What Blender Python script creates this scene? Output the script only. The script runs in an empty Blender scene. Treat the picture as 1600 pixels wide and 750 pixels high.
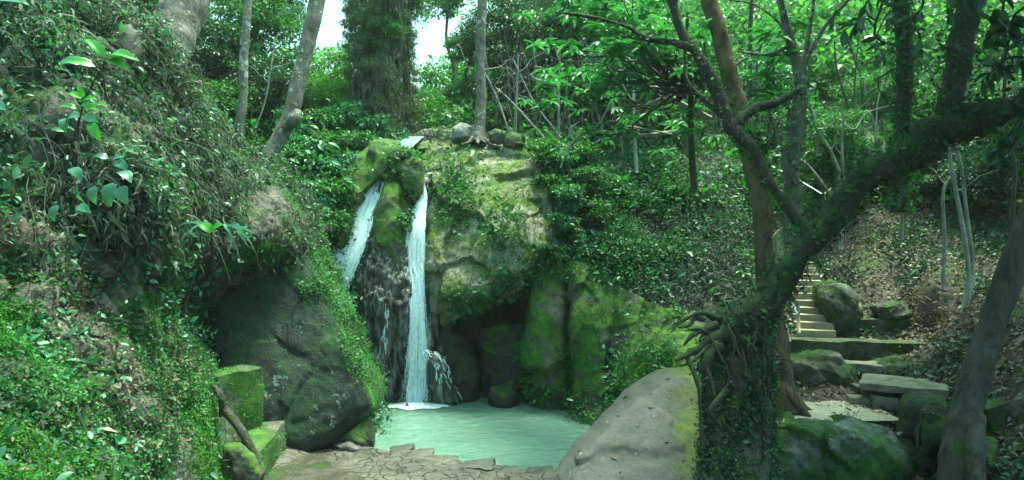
import bpy, math, random
import numpy as np
from mathutils import Vector
R = math.radians
rng = np.random.default_rng(7)
random.seed(7)
sc = bpy.context.scene
col = sc.collection

# ------------------------------------------------------------------ camera, sky, sun, exposure
CZ = 4.0; FPX = 1000.0
cam_d = bpy.data.cameras.new('camera'); cam = bpy.data.objects.new('camera', cam_d); col.objects.link(cam)
cam.location = (0, 0, CZ); cam.rotation_euler = (R(90), 0, 0)
cam_d.sensor_width = 36; cam_d.lens = 36*FPX/1600; cam_d.clip_end = 2000; cam_d.clip_start = 0.05
sc.camera = cam
SUN_EL, SUN_AZ = 74, 42          # azimuth measured from +Y (into the picture) towards +X
w = bpy.data.worlds.new('World'); sc.world = w; w.use_nodes = True
nt = w.node_tree; bg = nt.nodes['Background']
sky = nt.nodes.new('ShaderNodeTexSky'); sky.sky_type = 'NISHITA'; sky.sun_disc = False
sky.sun_elevation = R(SUN_EL); sky.sun_rotation = R(SUN_AZ); sky.dust_density = 6.0; sky.ozone_density = 2.0; sky.air_density = 1.0
tint = nt.nodes.new('ShaderNodeMix'); tint.data_type = 'RGBA'; tint.blend_type = 'MULTIPLY'; tint.inputs[0].default_value = 1
tint.inputs[7].default_value = (.70, 1.12, .88, 1)      # daylight filtered by the green canopy
nt.links.new(sky.outputs[0], tint.inputs[6]); nt.links.new(tint.outputs[2], bg.inputs[0]); bg.inputs[1].default_value = 0.095
sun_d = bpy.data.lights.new('sun', 'SUN'); sun = bpy.data.objects.new('sun', sun_d); col.objects.link(sun)
sun_d.energy = 1.5; sun_d.angle = R(14); sun_d.color = (.98, 1.0, .78)
sdir = Vector((math.sin(R(SUN_AZ))*math.cos(R(SUN_EL)), math.cos(R(SUN_AZ))*math.cos(R(SUN_EL)), math.sin(R(SUN_EL))))
sun.rotation_euler = sdir.to_track_quat('Z', 'Y').to_euler(); sun.location = (-10, 30, 40)
vs = sc.view_settings; vs.view_transform = 'Standard'; vs.look = 'None'; vs.gamma = 1; vs.use_curve_mapping = False
vs.exposure = 2.62
HAZE = .0005
cy = sc.cycles
cy.max_bounces = 5; cy.diffuse_bounces = 3; cy.glossy_bounces = 2; cy.transmission_bounces = 3; cy.transparent_max_bounces = 8
cy.caustics_reflective = False; cy.caustics_refractive = False; cy.use_denoising = True
cy.use_adaptive_sampling = False

# ------------------------------------------------------------------ helpers
def P(px, py, d): return np.array(((px-800)/FPX*d, d, CZ+(375-py)/FPX*d))
def PP(l): return np.array([P(*q[:3]) for q in l])

def _h(ix, iy, iz):
    n = (ix.astype(np.int64)*73856093) ^ (iy.astype(np.int64)*19349663) ^ (iz.astype(np.int64)*83492791)
    n = (n ^ (n >> 13))*1274126177 & 0x7fffffff
    n = (n ^ (n >> 15))*668265263 & 0x7fffffff
    return n/float(0x7fffffff)
def vnoise(p):
    i = np.floor(p); f = p-i; i = i.astype(np.int64); f = f*f*(3-2*f)
    r = 0
    for a in (0, 1):
        for b in (0, 1):
            for c in (0, 1):
                wt = (f[:, 0] if a else 1-f[:, 0])*(f[:, 1] if b else 1-f[:, 1])*(f[:, 2] if c else 1-f[:, 2])
                r = r+wt*_h(i[:, 0]+a, i[:, 1]+b, i[:, 2]+c)
    return r*2-1
def fbm(p, scale=1., octv=4, seed=0, gain=.5):
    p = np.asarray(p)*scale+seed*17.31; a = 1.; s = 0; t = 0
    for k in range(octv):
        s = s+a*vnoise(p+k*5.7); t += a; a *= gain; p = p*2.03
    return s/t
def norm(v): return v/np.maximum(np.linalg.norm(v, axis=-1, keepdims=True), 1e-9)

def tag(o, label=None, cat=None, group=None, kind=None):
    if label: o['label'] = label
    if cat: o['category'] = cat
    if group: o['group'] = group
    if kind: o['kind'] = kind
    return o
def link(name, me, mat=None, parent=None):
    o = bpy.data.objects.new(name, me); col.objects.link(o)
    if me is not None and mat is not None and not len(me.materials): me.materials.append(mat)
    if parent is not None: o.parent = parent
    return o
def empty(name, loc, *a, **k):
    o = bpy.data.objects.new(name, None); col.objects.link(o); o.location = [float(c) for c in loc]; o.empty_display_size = .2
    bpy.context.view_layer.update() if False else None
    return tag(o, *a, **k)
def mk_mesh(name, V, Fs, smooth=True, origin=None):
    """V (N,3); Fs list of (M,k) index arrays"""
    V = np.asarray(V, dtype=np.float64)
    if origin is not None: V = V-np.asarray(origin)
    me = bpy.data.meshes.new(name)
    Fs = [np.asarray(f, dtype=np.int32) for f in Fs if len(f)]
    me.vertices.add(len(V)); me.vertices.foreach_set('co', V.astype(np.float32).ravel())
    nl = sum(f.size for f in Fs); npoly = sum(len(f) for f in Fs)
    me.loops.add(nl); me.loops.foreach_set('vertex_index', np.concatenate([f.ravel() for f in Fs]))
    tot = np.concatenate([np.full(len(f), f.shape[1], dtype=np.int32) for f in Fs])
    me.polygons.add(npoly)
    st = np.concatenate(([0], np.cumsum(tot)[:-1])).astype(np.int32)
    me.polygons.foreach_set('loop_start', st)
    me.polygons.foreach_set('loop_total', tot)
    me.polygons.foreach_set('use_smooth', np.full(npoly, smooth, dtype=bool))
    me.update(calc_edges=True); me.validate()
    return me
def build(name, V, Fs, mat, parent=None, smooth=True):
    """object whose origin sits at the lowest middle of its vertices (top level) or at its parent"""
    V = np.asarray(V)
    if parent is None:
        org = np.array([(V[:, 0].min()+V[:, 0].max())/2, (V[:, 1].min()+V[:, 1].max())/2, V[:, 2].min()])
        o = link(name, mk_mesh(name, V, Fs, smooth, org), mat); o.location = org.tolist()
    else:
        org = world_origin(parent)
        o = link(name, mk_mesh(name, V, Fs, smooth, org), mat, parent)
    return o
def world_origin(o):
    p = np.zeros(3)
    while o is not None: p = p+np.array(o.location); o = o.parent
    return p

def cr(pts, n):
    """Catmull-Rom resample along axis 0"""
    pts = np.asarray(pts, float); m = len(pts)
    if m == 2:
        t = np.linspace(0, 1, n).reshape((-1,)+(1,)*(pts.ndim-1)); return pts[0]*(1-t)+pts[1]*t
    e = np.concatenate(([2*pts[0]-pts[1]], pts, [2*pts[-1]-pts[-2]]))
    u = np.linspace(0, m-1-1e-9, n); i = u.astype(int); t = (u-i).reshape((-1,)+(1,)*(pts.ndim-1))
    a, b, c, d = e[i], e[i+1], e[i+2], e[i+3]
    return .5*((2*b)+(-a+c)*t+(2*a-5*b+4*c-d)*t*t+(-a+3*b-3*c+d)*t**3)
def gridfaces(nu, nv, wrapu=False):
    iu = np.arange(nu if wrapu else nu-1); iv = np.arange(nv-1)
    U, Vv = np.meshgrid(iu, iv, indexing='ij'); U2 = (U+1) % nu
    return np.stack([U*nv+Vv, U2*nv+Vv, U2*nv+Vv+1, U*nv+Vv+1], -1).reshape(-1, 4)
def vnormals(V, F):
    n = np.zeros_like(V); c = np.cross(V[F[:, 2]]-V[F[:, 0]], V[F[:, 3 if F.shape[1] > 3 else 1]]-V[F[:, 1 if F.shape[1] > 3 else 0]])
    for k in range(F.shape[1]): np.add.at(n, F[:, k], c)
    return norm(n)
def displace(V, F, amp, scale, octv=4, seed=0, stretch=(1, 1, 1), ridge=False, wt=1.):
    n = vnormals(V, F); h = fbm(V*np.array(stretch), scale, octv, seed)
    if ridge: h = 1-2*np.abs(h)
    return V+n*(h*amp*wt)[:, None]
def sheet(cols, nu, nv):
    """cols[c][r] = (px,py,d) -> V, F"""
    g = np.array([[P(*q) for q in c] for c in cols])
    g = cr(g, nu); g = np.swapaxes(cr(np.swapaxes(g, 0, 1), nv), 0, 1)
    V = g.reshape(-1, 3); F = gridfaces(nu, nv); n = vnormals(V, F)
    if ((np.array([0, 0, CZ])-V)*n).sum(1).mean() < 0: F = F[:, ::-1]
    return V, F
def blob(outline, d, thick, tilt=(0, 0), back=None, na=160, nr=44, p=2.4, centre=None, cfront=0.):
    """closed boulder whose widest ring runs through the outline; tilt = metres of depth per pixel"""
    ol = np.array([(q[0], q[1]) for q in outline], float)
    c = np.array(centre, float) if centre else ol.mean(0)
    e = np.concatenate((ol, ol[:1])); seg = np.linalg.norm(np.diff(e, axis=0), axis=1); s = np.concatenate(([0], np.cumsum(seg)))
    t = np.linspace(0, s[-1], na, endpoint=False)
    ring = np.stack([np.interp(t, s, e[:, 0]), np.interp(t, s, e[:, 1])], -1)
    k = np.array([.25, .5, .25]); ring = np.stack([np.convolve(np.concatenate((ring[-1:, j], ring[:, j], ring[:1, j])), k, 'valid') for j in (0, 1)], -1)
    ts = np.linspace(-1, 1, 2*nr+1)
    back = thick if back is None else back
    rows = []
    for v in ts:
        a = v*math.pi/2; r = np.sign(1)*max(math.cos(a), 0)**(.8); r = max(r, 1e-3)
        q = c+(ring-c)*r
        dep = math.sin(a); prof = np.sign(dep)*(1-r**p)**(1/p)
        dd = d+tilt[0]*(q[:, 0]-c[0])+tilt[1]*(q[:, 1]-c[1])+(prof*thick if prof < 0 else prof*back)
        # keep real proportions: back half shrinks in the world, not along the view rays
        dref = d+tilt[0]*(q[:, 0]-c[0])+tilt[1]*(q[:, 1]-c[1])
        X = (q[:, 0]-800)/FPX*dref; Z = CZ+(375-q[:, 1])/FPX*dref
        if prof < 0: X = (q[:, 0]-800)/FPX*dd; Z = CZ+(375-q[:, 1])/FPX*dd
        rows.append(np.stack([X, dd, Z], -1))
    g = np.array(rows)                       # (2nr+1, na, 3)
    V = np.swapaxes(g, 0, 1).reshape(-1, 3)
    F = gridfaces(na, 2*nr+1, True)
    if np.dot(vnormals(V, F)[nr//2], np.array([0, -1, 0])) < 0: F = F[:, ::-1]
    return V, F
def chisel(V, F, ns, amp, seed, k=6., stretch=(1, 1, 1)):
    """push the surface into planar blocks, each tilted its own way"""
    r = np.random.default_rng(seed); n = vnormals(V, F); S = V[r.integers(0, len(V), ns)]; g = r.normal(size=(ns, 3))*np.array([1, .5, 1]); o = r.normal(size=ns)*.5
    q = V+np.stack([fbm(V, 1.3, 3, seed+i) for i in range(3)], -1)*.25
    D = (((q[:, None]-S[None])*np.array(stretch))**2).sum(2); D = D-D.min(1, keepdims=True); w_ = np.exp(-k*D*ns**.5); w_ /= w_.sum(1, keepdims=True)
    off = (w_*(((V[:, None]-S[None])*g[None]).sum(2)*.9+o[None])).sum(1)
    return V+n*(np.clip(off, -1.6, 1.6)*amp)[:, None]
def facets(V, F, n, depth, seed, facing=True):
    r = np.random.default_rng(seed); c = V.mean(0); V = V.copy()
    for k in range(n):
        nn = norm(r.normal(size=3)*np.array([1, .3, 1])+np.array([0, -1.1, 0]))
        h = (V-c)@nn; o = h.max()*(1-depth*r.uniform(.4, 1))
        ov = h-o; m = ov > 0; V[m] -= nn*(ov[m]*.93)[:, None]
    return V
def tube(pts, rad, n=12, sides=12, bump=.08, bs=3., seed=0, flat=None, close=True):
    """pts world (k,3), rad (k,)"""
    pts = np.asarray(pts, float); L = np.linalg.norm(np.diff(pts, axis=0), axis=1).sum()
    c = cr(pts, n); r = np.maximum(cr(np.asarray(rad, float)[:, None], n)[:, 0], .002)
    t = norm(np.gradient(c, axis=0)); up = np.array([0, 1., .13]) if abs(t[0][1]) < .9 else np.array([1., 0, 0])
    a = norm(np.cross(t, up)); b = np.cross(t, a)
    th = np.linspace(0, 2*np.pi, sides, endpoint=False)
    ring = c[:, None]+r[:, None, None]*(a[:, None]*np.cos(th)[None, :, None]+b[:, None]*np.sin(th)[None, :, None])
    if bump:
        q = ring.reshape(-1, 3); h = (1+bump*2*fbm(q, bs, 3, seed)).reshape(ring.shape[:2])
        ring = c[:, None]+(ring-c[:, None])*h[..., None]
    V = ring.reshape(-1, 3); F = gridfaces(n, sides)
    last = np.stack([np.arange(n-1)*sides+sides-1, (np.arange(n-1)+1)*sides+sides-1, (np.arange(n-1)+1)*sides, np.arange(n-1)*sides], -1)
    F = np.concatenate((F, last))[:, ::-1]
    if close:
        V = np.concatenate((V, c[:1], c[-1:])); k0 = len(V)-2; k1 = len(V)-1; i = np.arange(sides); j = (i+1) % sides
        F = np.concatenate((F, np.stack([i, j, np.full(sides, k0), np.full(sides, k0)], -1)[:, [0, 1, 2, 2]]*1, np.stack([(n-1)*sides+j, (n-1)*sides+i, np.full(sides, k1), np.full(sides, k1)], -1)))
        q = F[:-2*sides]; tr = F[-2*sides:, :3]
        return V, [q, tr]
    return V, [F]
class MB:
    def __init__(s): s.V = []; s.F = {}; s.n = 0
    def add(s, V, Fs):
        if not isinstance(Fs, (list, tuple)): Fs = [Fs]
        for f in Fs:
            f = np.asarray(f)
            if len(f): s.F.setdefault(f.shape[1], []).append(f+s.n)
        s.V.append(np.asarray(V)); s.n += len(V); return s
    def tube(s, *a, **k): return s.add(*tube(*a, **k))
    def get(s): return np.concatenate(s.V), [np.concatenate(v) for v in s.F.values()]
    def build(s, name, mat, parent=None, smooth=True):
        V, F = s.get(); return build(name, V, F, mat, parent, smooth)

LEAF4 = (np.array([(0, 0, 0), (.45, .5, .08), (1, 0, -.08), (.45, -.5, .08)]), [np.array([[0, 1, 2], [0, 2, 3]])])
LEAF8 = (np.array([(0, 0, 0), (.18, .32, .05), (.5, .5, .08), (.8, .3, .0), (1, 0, -.14), (.5, 0, 0), (.18, -.32, .05), (.5, -.5, .08), (.8, -.3, .0)]),
         [np.array([[0, 1, 2, 5], [5, 2, 3, 4], [0, 5, 7, 6], [5, 4, 8, 7]])])
STRIP = (np.array([(0, .5, 0), (0, -.5, 0), (.35, .5, .1), (.35, -.5, .1), (.7, .4, .02), (.7, -.4, .02), (1, 0, -.16)]),
         [np.array([[0, 1, 3, 2], [2, 3, 5, 4]]), np.array([[4, 5, 6]])])
def _curl(n=7):
    V = []; F = []
    for i in range(n):
        x = i/(n-1); w_ = .5*math.sin(math.pi*x**.75)**.8 if 0 < i < n-1 else 0.; z = .16*math.sin(x*2.6)-.30*x*x
        for k, y in enumerate((-1, -.5, 0, .5, 1)): V.append((x, y*w_, z+.28*abs(y*w_)-.10*(y*w_*2)**2+.012*math.sin(9*x+3*y)))
    for i in range(n-1):
        for k in range(4): F.append((i*5+k, i*5+k+1, i*5+k+6, i*5+k+5))
    return np.array(V), [np.array(F)]
CURL = _curl()
def leaves(pos, d, n, L, W, tpl=LEAF4):
    d = norm(d); s = norm(np.cross(n, d)); n = np.cross(d, s); T, Fs = tpl; m = len(pos); k = len(T)
    L = np.broadcast_to(L, m)[:, None, None]; W = np.broadcast_to(W, m)[:, None, None]
    V = pos[:, None]+T[None, :, 0:1]*L*d[:, None]+T[None, :, 1:2]*W*s[:, None]+T[None, :, 2:3]*L*n[:, None]
    o = (np.arange(m)*k)[:, None, None]
    return V.reshape(-1, 3), [(f[None]+o).reshape(-1, f.shape[1]) for f in Fs]
def pick(V, F, n, mask=None, r=None):
    """n random points on the faces (area weighted * mask(pos, normal)) -> pos, normal"""
    r = r or rng
    if isinstance(F, list): F = [f for f in F if f.shape[1] == 4][0]
    a, b, c, d = (V[F[:, k]] for k in range(4)); nn = np.cross(c-a, d-b); ar = np.linalg.norm(nn, axis=1)+1e-12; nn = nn/ar[:, None]
    wt = ar.copy(); cen = (a+b+c+d)/4
    if mask is not None: wt = wt*np.maximum(mask(cen, nn), 0)
    if wt.sum() <= 0: return np.zeros((0, 3)), np.zeros((0, 3))
    idx = r.choice(len(F), n, p=wt/wt.sum()); u, v = r.random((2, n, 1))
    p = (a[idx]*(1-u)+b[idx]*u)*(1-v)+(d[idx]*(1-u)+c[idx]*u)*v
    return p, nn[idx]
def pxof(p): return 800+p[:, 0]/p[:, 1]*FPX, 375-(p[:, 2]-CZ)/p[:, 1]*FPX
def cover(V, F, n, L, W, mask=None, lift=.45, droop=.0, up=.3, jit=.04, tpl=LEAF4, r=None):
    """leaves growing on a surface -> V, Fs"""
    r = r or rng
    p, nn = pick(V, F, n, mask, r); n = len(p)
    t = r.normal(size=(n, 3)); t -= nn*(t*nn).sum(1, keepdims=True); t = norm(t)
    d = t+nn*lift*r.uniform(.2, 1.6, (n, 1))+np.array([0, 0, -droop])*r.uniform(.3, 1.3, (n, 1))
    nr_ = nn*.6+np.array([0, -.12, up])+r.normal(size=(n, 3))*.45
    p = p+nn*np.abs(r.normal(size=(n, 1)))*jit
    s = r.lognormal(0, .35, n)
    return leaves(p, d, nr_, L*s, W*s, tpl)

# ------------------------------------------------------------------ materials
def newmat(name):
    m = bpy.data.materials.new(name); m.use_nodes = True; t = m.node_tree; t.nodes.clear()
    return m, t
def N(t, typ, **k):
    n = t.nodes.new(typ)
    for a, v in k.items():
        if a.startswith('i_'): n.inputs[a[2:].replace('_', ' ')].default_value = v
        else: setattr(n, a, v)
    return n
def ramp(t, src, stops):
    n = N(t, 'ShaderNodeValToRGB'); e = n.color_ramp.elements
    while len(e) > 1: e.remove(e[-1])
    e[0].position, e[0].color = stops[0][0], c4(stops[0][1])
    for p, c in stops[1:]:
        q = e.new(p); q.color = c4(c)
    t.links.new(src, n.inputs[0]); return n.outputs[0]
def c4(c): return (c, c, c, 1) if isinstance(c, (int, float)) else (*c, 1)
def mixc(t, fac, a, b, mode='MIX'):
    n = N(t, 'ShaderNodeMix', data_type='RGBA', blend_type=mode)
    for i, v in ((0, fac), (6, a), (7, b)):
        if hasattr(v, 'node') or hasattr(v, 'is_linked'): t.links.new(v, n.inputs[i])
        else: n.inputs[i].default_value = v if i == 0 else c4(v)
    return n.outputs[2]
def math_(t, op, a, b=0., clamp=False):
    n = N(t, 'ShaderNodeMath', operation=op, use_clamp=clamp)
    for i, v in ((0, a), (1, b)):
        if hasattr(v, 'is_linked'): t.links.new(v, n.inputs[i])
        else: n.inputs[i].default_value = v
    return n.outputs[0]
def noise_(t, vec, scale, detail=5, rough=.6, dist=0.):
    n = N(t, 'ShaderNodeTexNoise'); n.inputs['Scale'].default_value = scale; n.inputs['Detail'].default_value = detail
    n.inputs['Roughness'].default_value = rough; n.inputs['Distortion'].default_value = dist
    t.links.new(vec, n.inputs['Vector']); return n.outputs[0]
def posn(t, stretch=None):
    g = N(t, 'ShaderNodeNewGeometry').outputs['Position']
    if stretch:
        m = N(t, 'ShaderNodeMapping'); m.inputs['Scale'].default_value = stretch; t.links.new(g, m.inputs[0]); return m.outputs[0]
    return g
def leafmat(name, cols, trans=.35, rough=.42, patch=.35, spec=.5):
    m, t = newmat(name); g = N(t, 'ShaderNodeNewGeometry')
    k = len(cols); rc = ramp(t, g.outputs['Random Per Island'], [(i/(k-1) if k > 1 else 0, c) for i, c in enumerate(cols)])
    nz = noise_(t, g.outputs['Position'], .9, 3); v = ramp(t, nz, [(.3, 1-patch), (.7, 1+patch)])
    c = mixc(t, 1., rc, v, 'MULTIPLY')
    b = N(t, 'ShaderNodeBsdfPrincipled'); t.links.new(c, b.inputs['Base Color']); b.inputs['Roughness'].default_value = rough
    b.inputs['Specular IOR Level'].default_value = spec
    tr = N(t, 'ShaderNodeBsdfTranslucent'); t.links.new(mixc(t, 1., c, (1.2, 1.5, .5), 'MULTIPLY'), tr.inputs[0])
    mx = N(t, 'ShaderNodeMixShader'); mx.inputs[0].default_value = trans
    t.links.new(b.outputs[0], mx.inputs[1]); t.links.new(tr.outputs[0], mx.inputs[2])
    o = N(t, 'ShaderNodeOutputMaterial'); t.links.new(mx.outputs[0], o.inputs[0]); return m
def rockmat(name, c1, c2, moss=0., mc=((.03, .08, .012), (.09, .19, .025)), mossup=.35, mscale=1.1, lichen=0., lc=(.20, .29, .23), rough=.8, wet=False,
            cracks=.0, cscale=1.2, stretch=None, bump=.5, fine=14., c3=None, mbox=None):
    m, t = newmat(name); g = N(t, 'ShaderNodeNewGeometry'); pos = posn(t, stretch); p0 = g.outputs['Position']
    n1 = noise_(t, pos, 2.2, 8, .65, .4); n2 = noise_(t, pos, fine, 6, .7)
    c = ramp(t, n1, [(.3, c1), (.7, c2)] if c3 is None else [(.3, c1), (.5, c2), (.68, c3)])
    c = mixc(t, 1., c, ramp(t, n2, [(.25, .55), (.75, 1.4)]), 'MULTIPLY')
    h = math_(t, 'ADD', math_(t, 'MULTIPLY', n1, .7), math_(t, 'MULTIPLY', n2, .22))
    if cracks:
        wv = N(t, 'ShaderNodeVectorMath', operation='ADD'); t.links.new(pos, wv.inputs[0])
        nn = N(t, 'ShaderNodeTexNoise'); nn.inputs['Scale'].default_value = 1.5; t.links.new(pos, nn.inputs['Vector']); t.links.new(nn.outputs[1], wv.inputs[1])
        vo = N(t, 'ShaderNodeTexVoronoi', feature='DISTANCE_TO_EDGE'); vo.inputs['Scale'].default_value = cscale; t.links.new(wv.outputs[0], vo.inputs['Vector'])
        ck = ramp(t, vo.outputs['Distance'], [(.0, 0.), (.035, 1.)])
        c = mixc(t, cracks, c, mixc(t, 1., c, ramp(t, vo.outputs['Distance'], [(0, .25), (.03, 1.)]), 'MULTIPLY'))
        h = math_(t, 'ADD', h, math_(t, 'MULTIPLY', ck, .5*cracks))
    if lichen:
        l1 = noise_(t, p0, 7.5, 6, .7, .2); l2 = noise_(t, p0, 1.3, 3)
        lm = ramp(t, math_(t, 'ADD', l1, math_(t, 'MULTIPLY', l2, .5)), [(1.05-.2*lichen, 0.), (1.07-.2*lichen, 1.)])
        c = mixc(t, lm, c, lc)
    ro = rough
    if moss:
        sx = N(t, 'ShaderNodeSeparateXYZ'); t.links.new(g.outputs['Normal'], sx.inputs[0])
        mn = noise_(t, p0, mscale, 9, .68, .3)
        mv = math_(t, 'ADD', mn, math_(t, 'MULTIPLY', sx.outputs[2], mossup*.4))
        if mbox:      # moss keeps to the low damp end of the rock: plane x*1 + z*mbox[2] > mbox[0]
            sp = N(t, 'ShaderNodeSeparateXYZ'); t.links.new(p0, sp.inputs[0])
            pl = math_(t, 'SUBTRACT', math_(t, 'ADD', sp.outputs[0], math_(t, 'MULTIPLY', sp.outputs[2], mbox[2])), mbox[0]-mbox[1])
            mv = math_(t, 'ADD', math_(t, 'MULTIPLY', mv, .6), math_(t, 'MULTIPLY', pl, .5, True))
        a = .78-.5*moss
        mm = ramp(t, math_(t, 'ADD', mv, math_(t, 'MULTIPLY', math_(t, 'SUBTRACT', noise_(t, p0, 26., 4, .7), .5), .35)), [(a, 0.), (a+.09, .92)])
        mcol = ramp(t, noise_(t, p0, 3.2, 8, .75), [(.28, tuple(v*.45 for v in mc[0])), (.42, mc[0]), (.55, tuple((a_+b_)/2 for a_, b_ in zip(*mc))), (.66, mc[1]), (.76, (mc[1][0]*1.3, mc[1][1]*.8, mc[1][2]))])
        mcol = mixc(t, 1., mcol, ramp(t, noise_(t, p0, 60., 3, .7), [(.3, .45), (.75, 1.5)]), 'MULTIPLY')
        c = mixc(t, mm, c, mcol)
        h = math_(t, 'ADD', h, math_(t, 'MULTIPLY', mm, math_(t, 'ADD', math_(t, 'MULTIPLY', noise_(t, p0, 45., 4, .8), .5), .12)))
        rr = mixc(t, mm, (rough,)*3, (.95,)*3)
    b = N(t, 'ShaderNodeBsdfPrincipled'); t.links.new(c, b.inputs['Base Color'])
    if moss: t.links.new(rr, b.inputs['Roughness'])
    else: b.inputs['Roughness'].default_value = rough
    bp = N(t, 'ShaderNodeBump'); bp.inputs['Strength'].default_value = bump; bp.inputs['Distance'].default_value = .12
    t.links.new(h, bp.inputs['Height']); t.links.new(bp.outputs[0], b.inputs['Normal'])
    o = N(t, 'ShaderNodeOutputMaterial'); t.links.new(b.outputs[0], o.inputs[0]); return m

GRN = [(.014, .07, .02), (.03, .13, .03), (.05, .19, .045), (.03, .15, .06)]
M = {}
M['leaf_ivy'] = leafmat('leaf_ivy', [(.01, .04, .012), (.02, .07, .02), (.035, .11, .03)], rough=.65, spec=.25)
M['leaf'] = leafmat('leaf_green', GRN, rough=.52, spec=.35)
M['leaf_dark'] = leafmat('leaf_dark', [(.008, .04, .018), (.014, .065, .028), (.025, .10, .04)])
M['leaf_teal'] = leafmat('leaf_teal', [(.016, .10, .045), (.03, .16, .075), (.06, .24, .12)], rough=.4)
M['leaf_bright'] = leafmat('leaf_bright', [(.03, .13, .02), (.06, .22, .035), (.10, .28, .05)], trans=.45)
M['leaf_far'] = leafmat('leaf_far', [(.022, .10, .035), (.045, .17, .055), (.085, .24, .075)], trans=.45, patch=.5)
M['leaf_big'] = leafmat('leaf_big', [(.03, .15, .09), (.05, .2, .12)], rough=.25, patch=.1)
M['leaf_lime'] = leafmat('leaf_lime', [(.04, .25, .02), (.06, .32, .04)], rough=.3, patch=.1)
M['moss_leaf'] = leafmat('moss_leaf', [(.02, .11, .015), (.04, .19, .02), (.07, .27, .03), (.06, .14, .03)], trans=.25, rough=.7, spec=.2)
M['dead'] = leafmat('dead_leaf', [(.012, .02, .014), (.04, .055, .04), (.12, .15, .115), (.02, .06, .03), (.05, .07, .05), (.2, .24, .19)], trans=.2, rough=.75, spec=.2)
M['litter'] = leafmat('leaf_litter', [(.03, .024, .016), (.08, .06, .042), (.14, .12, .085), (.24, .22, .165)], trans=.1, rough=.7, spec=.2)
M['soil'] = rockmat('soil', (.022, .02, .013), (.07, .064, .045), moss=.52, mossup=.1, mscale=.8, bump=.9, fine=9.)
M['bank_soil'] = rockmat('bank_soil', (.035, .036, .026), (.14, .135, .105), moss=.57, mossup=.1, mscale=1.1, mc=((.02, .09, .012), (.06, .22, .025)), bump=1., fine=9.)
M['bark_pale'] = rockmat('bark_pale', (.05, .05, .038), (.22, .215, .175), lichen=1.1, lc=(.36, .4, .34), moss=.4, mossup=0, mscale=3, stretch=(3, 3, 1), bump=1., fine=12)
M['bark_brown'] = rockmat('bark_brown', (.035, .028, .016), (.16, .11, .045), moss=.5, mossup=0, mscale=2.2, mc=((.03, .05, .012), (.08, .1, .02)), stretch=(2, 2, .7), bump=1., fine=12)
M['bark_dark'] = rockmat('bark_dark', (.008, .009, .006), (.04, .038, .027), moss=.56, mossup=.5, mscale=2.4, mc=((.012, .045, .008), (.045, .12, .02)), stretch=(2, 2, 1), bump=1., fine=12)
M['bark_mid'] = rockmat('bark_mid', (.016, .016, .013), (.085, .085, .068), moss=.42, mossup=.2, mscale=3, stretch=(3, 3, .8), bump=1., fine=12)
M['twig'] = rockmat('twig', (.12, .13, .105), (.34, .37, .31), bump=.3)
M['vine'] = rockmat('vine_stem', (.05, .045, .035), (.16, .14, .11), bump=.3)
M['wet'] = rockmat('wet_rock', (.010, .012, .012), (.05, .052, .046), moss=.16, mossup=.2, rough=.2, stretch=(2.6, 1.2, .5), bump=1., fine=9, c3=(.26, .29, .27))
M['mossrock'] = rockmat('mossy_rock', (.04, .042, .032), (.16, .155, .12), moss=.64, mossup=.3, mscale=1.6, mc=((.04, .12, .012), (.13, .27, .025)), bump=.8)
M['slabrock'] = rockmat('slab_rock', (.10, .105, .07), (.38, .37, .27), moss=.62, mossup=.05, stretch=(1.6, 1.3, .7), mscale=1.3, mc=((.06, .12, .015), (.20, .28, .03)), cracks=.7, cscale=.5, bump=.7)
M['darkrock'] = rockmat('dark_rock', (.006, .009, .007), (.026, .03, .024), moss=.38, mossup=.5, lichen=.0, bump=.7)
M['boulder'] = rockmat('lichen_boulder', (.004, .012, .009), (.018, .04, .029), moss=.42, mossup=.7, mc=((.012, .05, .02), (.03, .09, .03)), lichen=.86, lc=(.15, .24, .19), bump=.7)
M['grey'] = rockmat('grey_slab', (.12, .13, .11), (.22, .24, .2), moss=.0, bump=.35, fine=22)
M['wallmoss'] = rockmat('moss_wall', (.06, .06, .045), (.17, .17, .13), moss=.70, mossup=.0, mscale=2., mc=((.03, .11, .01), (.10, .27, .02)), bump=.8)
M['stone'] = rockmat('old_concrete', (.08, .085, .062), (.2, .195, .145), moss=.45, mossup=.05, mscale=2., bump=.5, fine=20)
M['step'] = rockmat('step_concrete', (.17, .15, .10), (.34, .31, .22), moss=.25, mossup=.0, mscale=2., bump=.4, fine=20)
M['sand'] = rockmat('sand_path', (.28, .25, .18), (.42, .38, .28), moss=.12, mossup=0, bump=.3, fine=20)
M['flag'] = rockmat('flag_stone', (.035, .037, .03), (.12, .12, .095), bump=.6, fine=16, rough=.45)
M['shore'] = rockmat('stony_shore', (.028, .03, .024), (.125, .12, .092), cracks=.8, cscale=3.6, bump=.9, fine=16, rough=.5)
M['wood'] = rockmat('weathered_wood', (.25, .22, .13), (.5, .46, .3), stretch=(6, 6, 1), bump=.4, fine=20)
M['darkwood'] = rockmat('dark_wood', (.05, .035, .025), (.12, .09, .06), stretch=(6, 6, 1), bump=.4, fine=20)
def plain(name, c, rough=.5, metal=0.):
    m, t = newmat(name); b = N(t, 'ShaderNodeBsdfPrincipled'); b.inputs['Roughness'].default_value = rough; b.inputs['Metallic'].default_value = metal
    cc = mixc(t, 1., c, ramp(t, noise_(t, posn(t), 30, 4), [(.3, .75), (.7, 1.2)]), 'MULTIPLY'); t.links.new(cc, b.inputs['Base Color'])
    o = N(t, 'ShaderNodeOutputMaterial'); t.links.new(b.outputs[0], o.inputs[0]); return m
M['rail'] = plain('rail_metal', (.55, .58, .56), .4, .3)
M['bluepipe'] = plain('blue_pipe', (.25, .5, .6), .35)
M['signwhite'] = plain('sign_board', (.55, .5, .36), .7)
M['ink'] = plain('sign_ink', (.05, .05, .04), .7)

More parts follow.
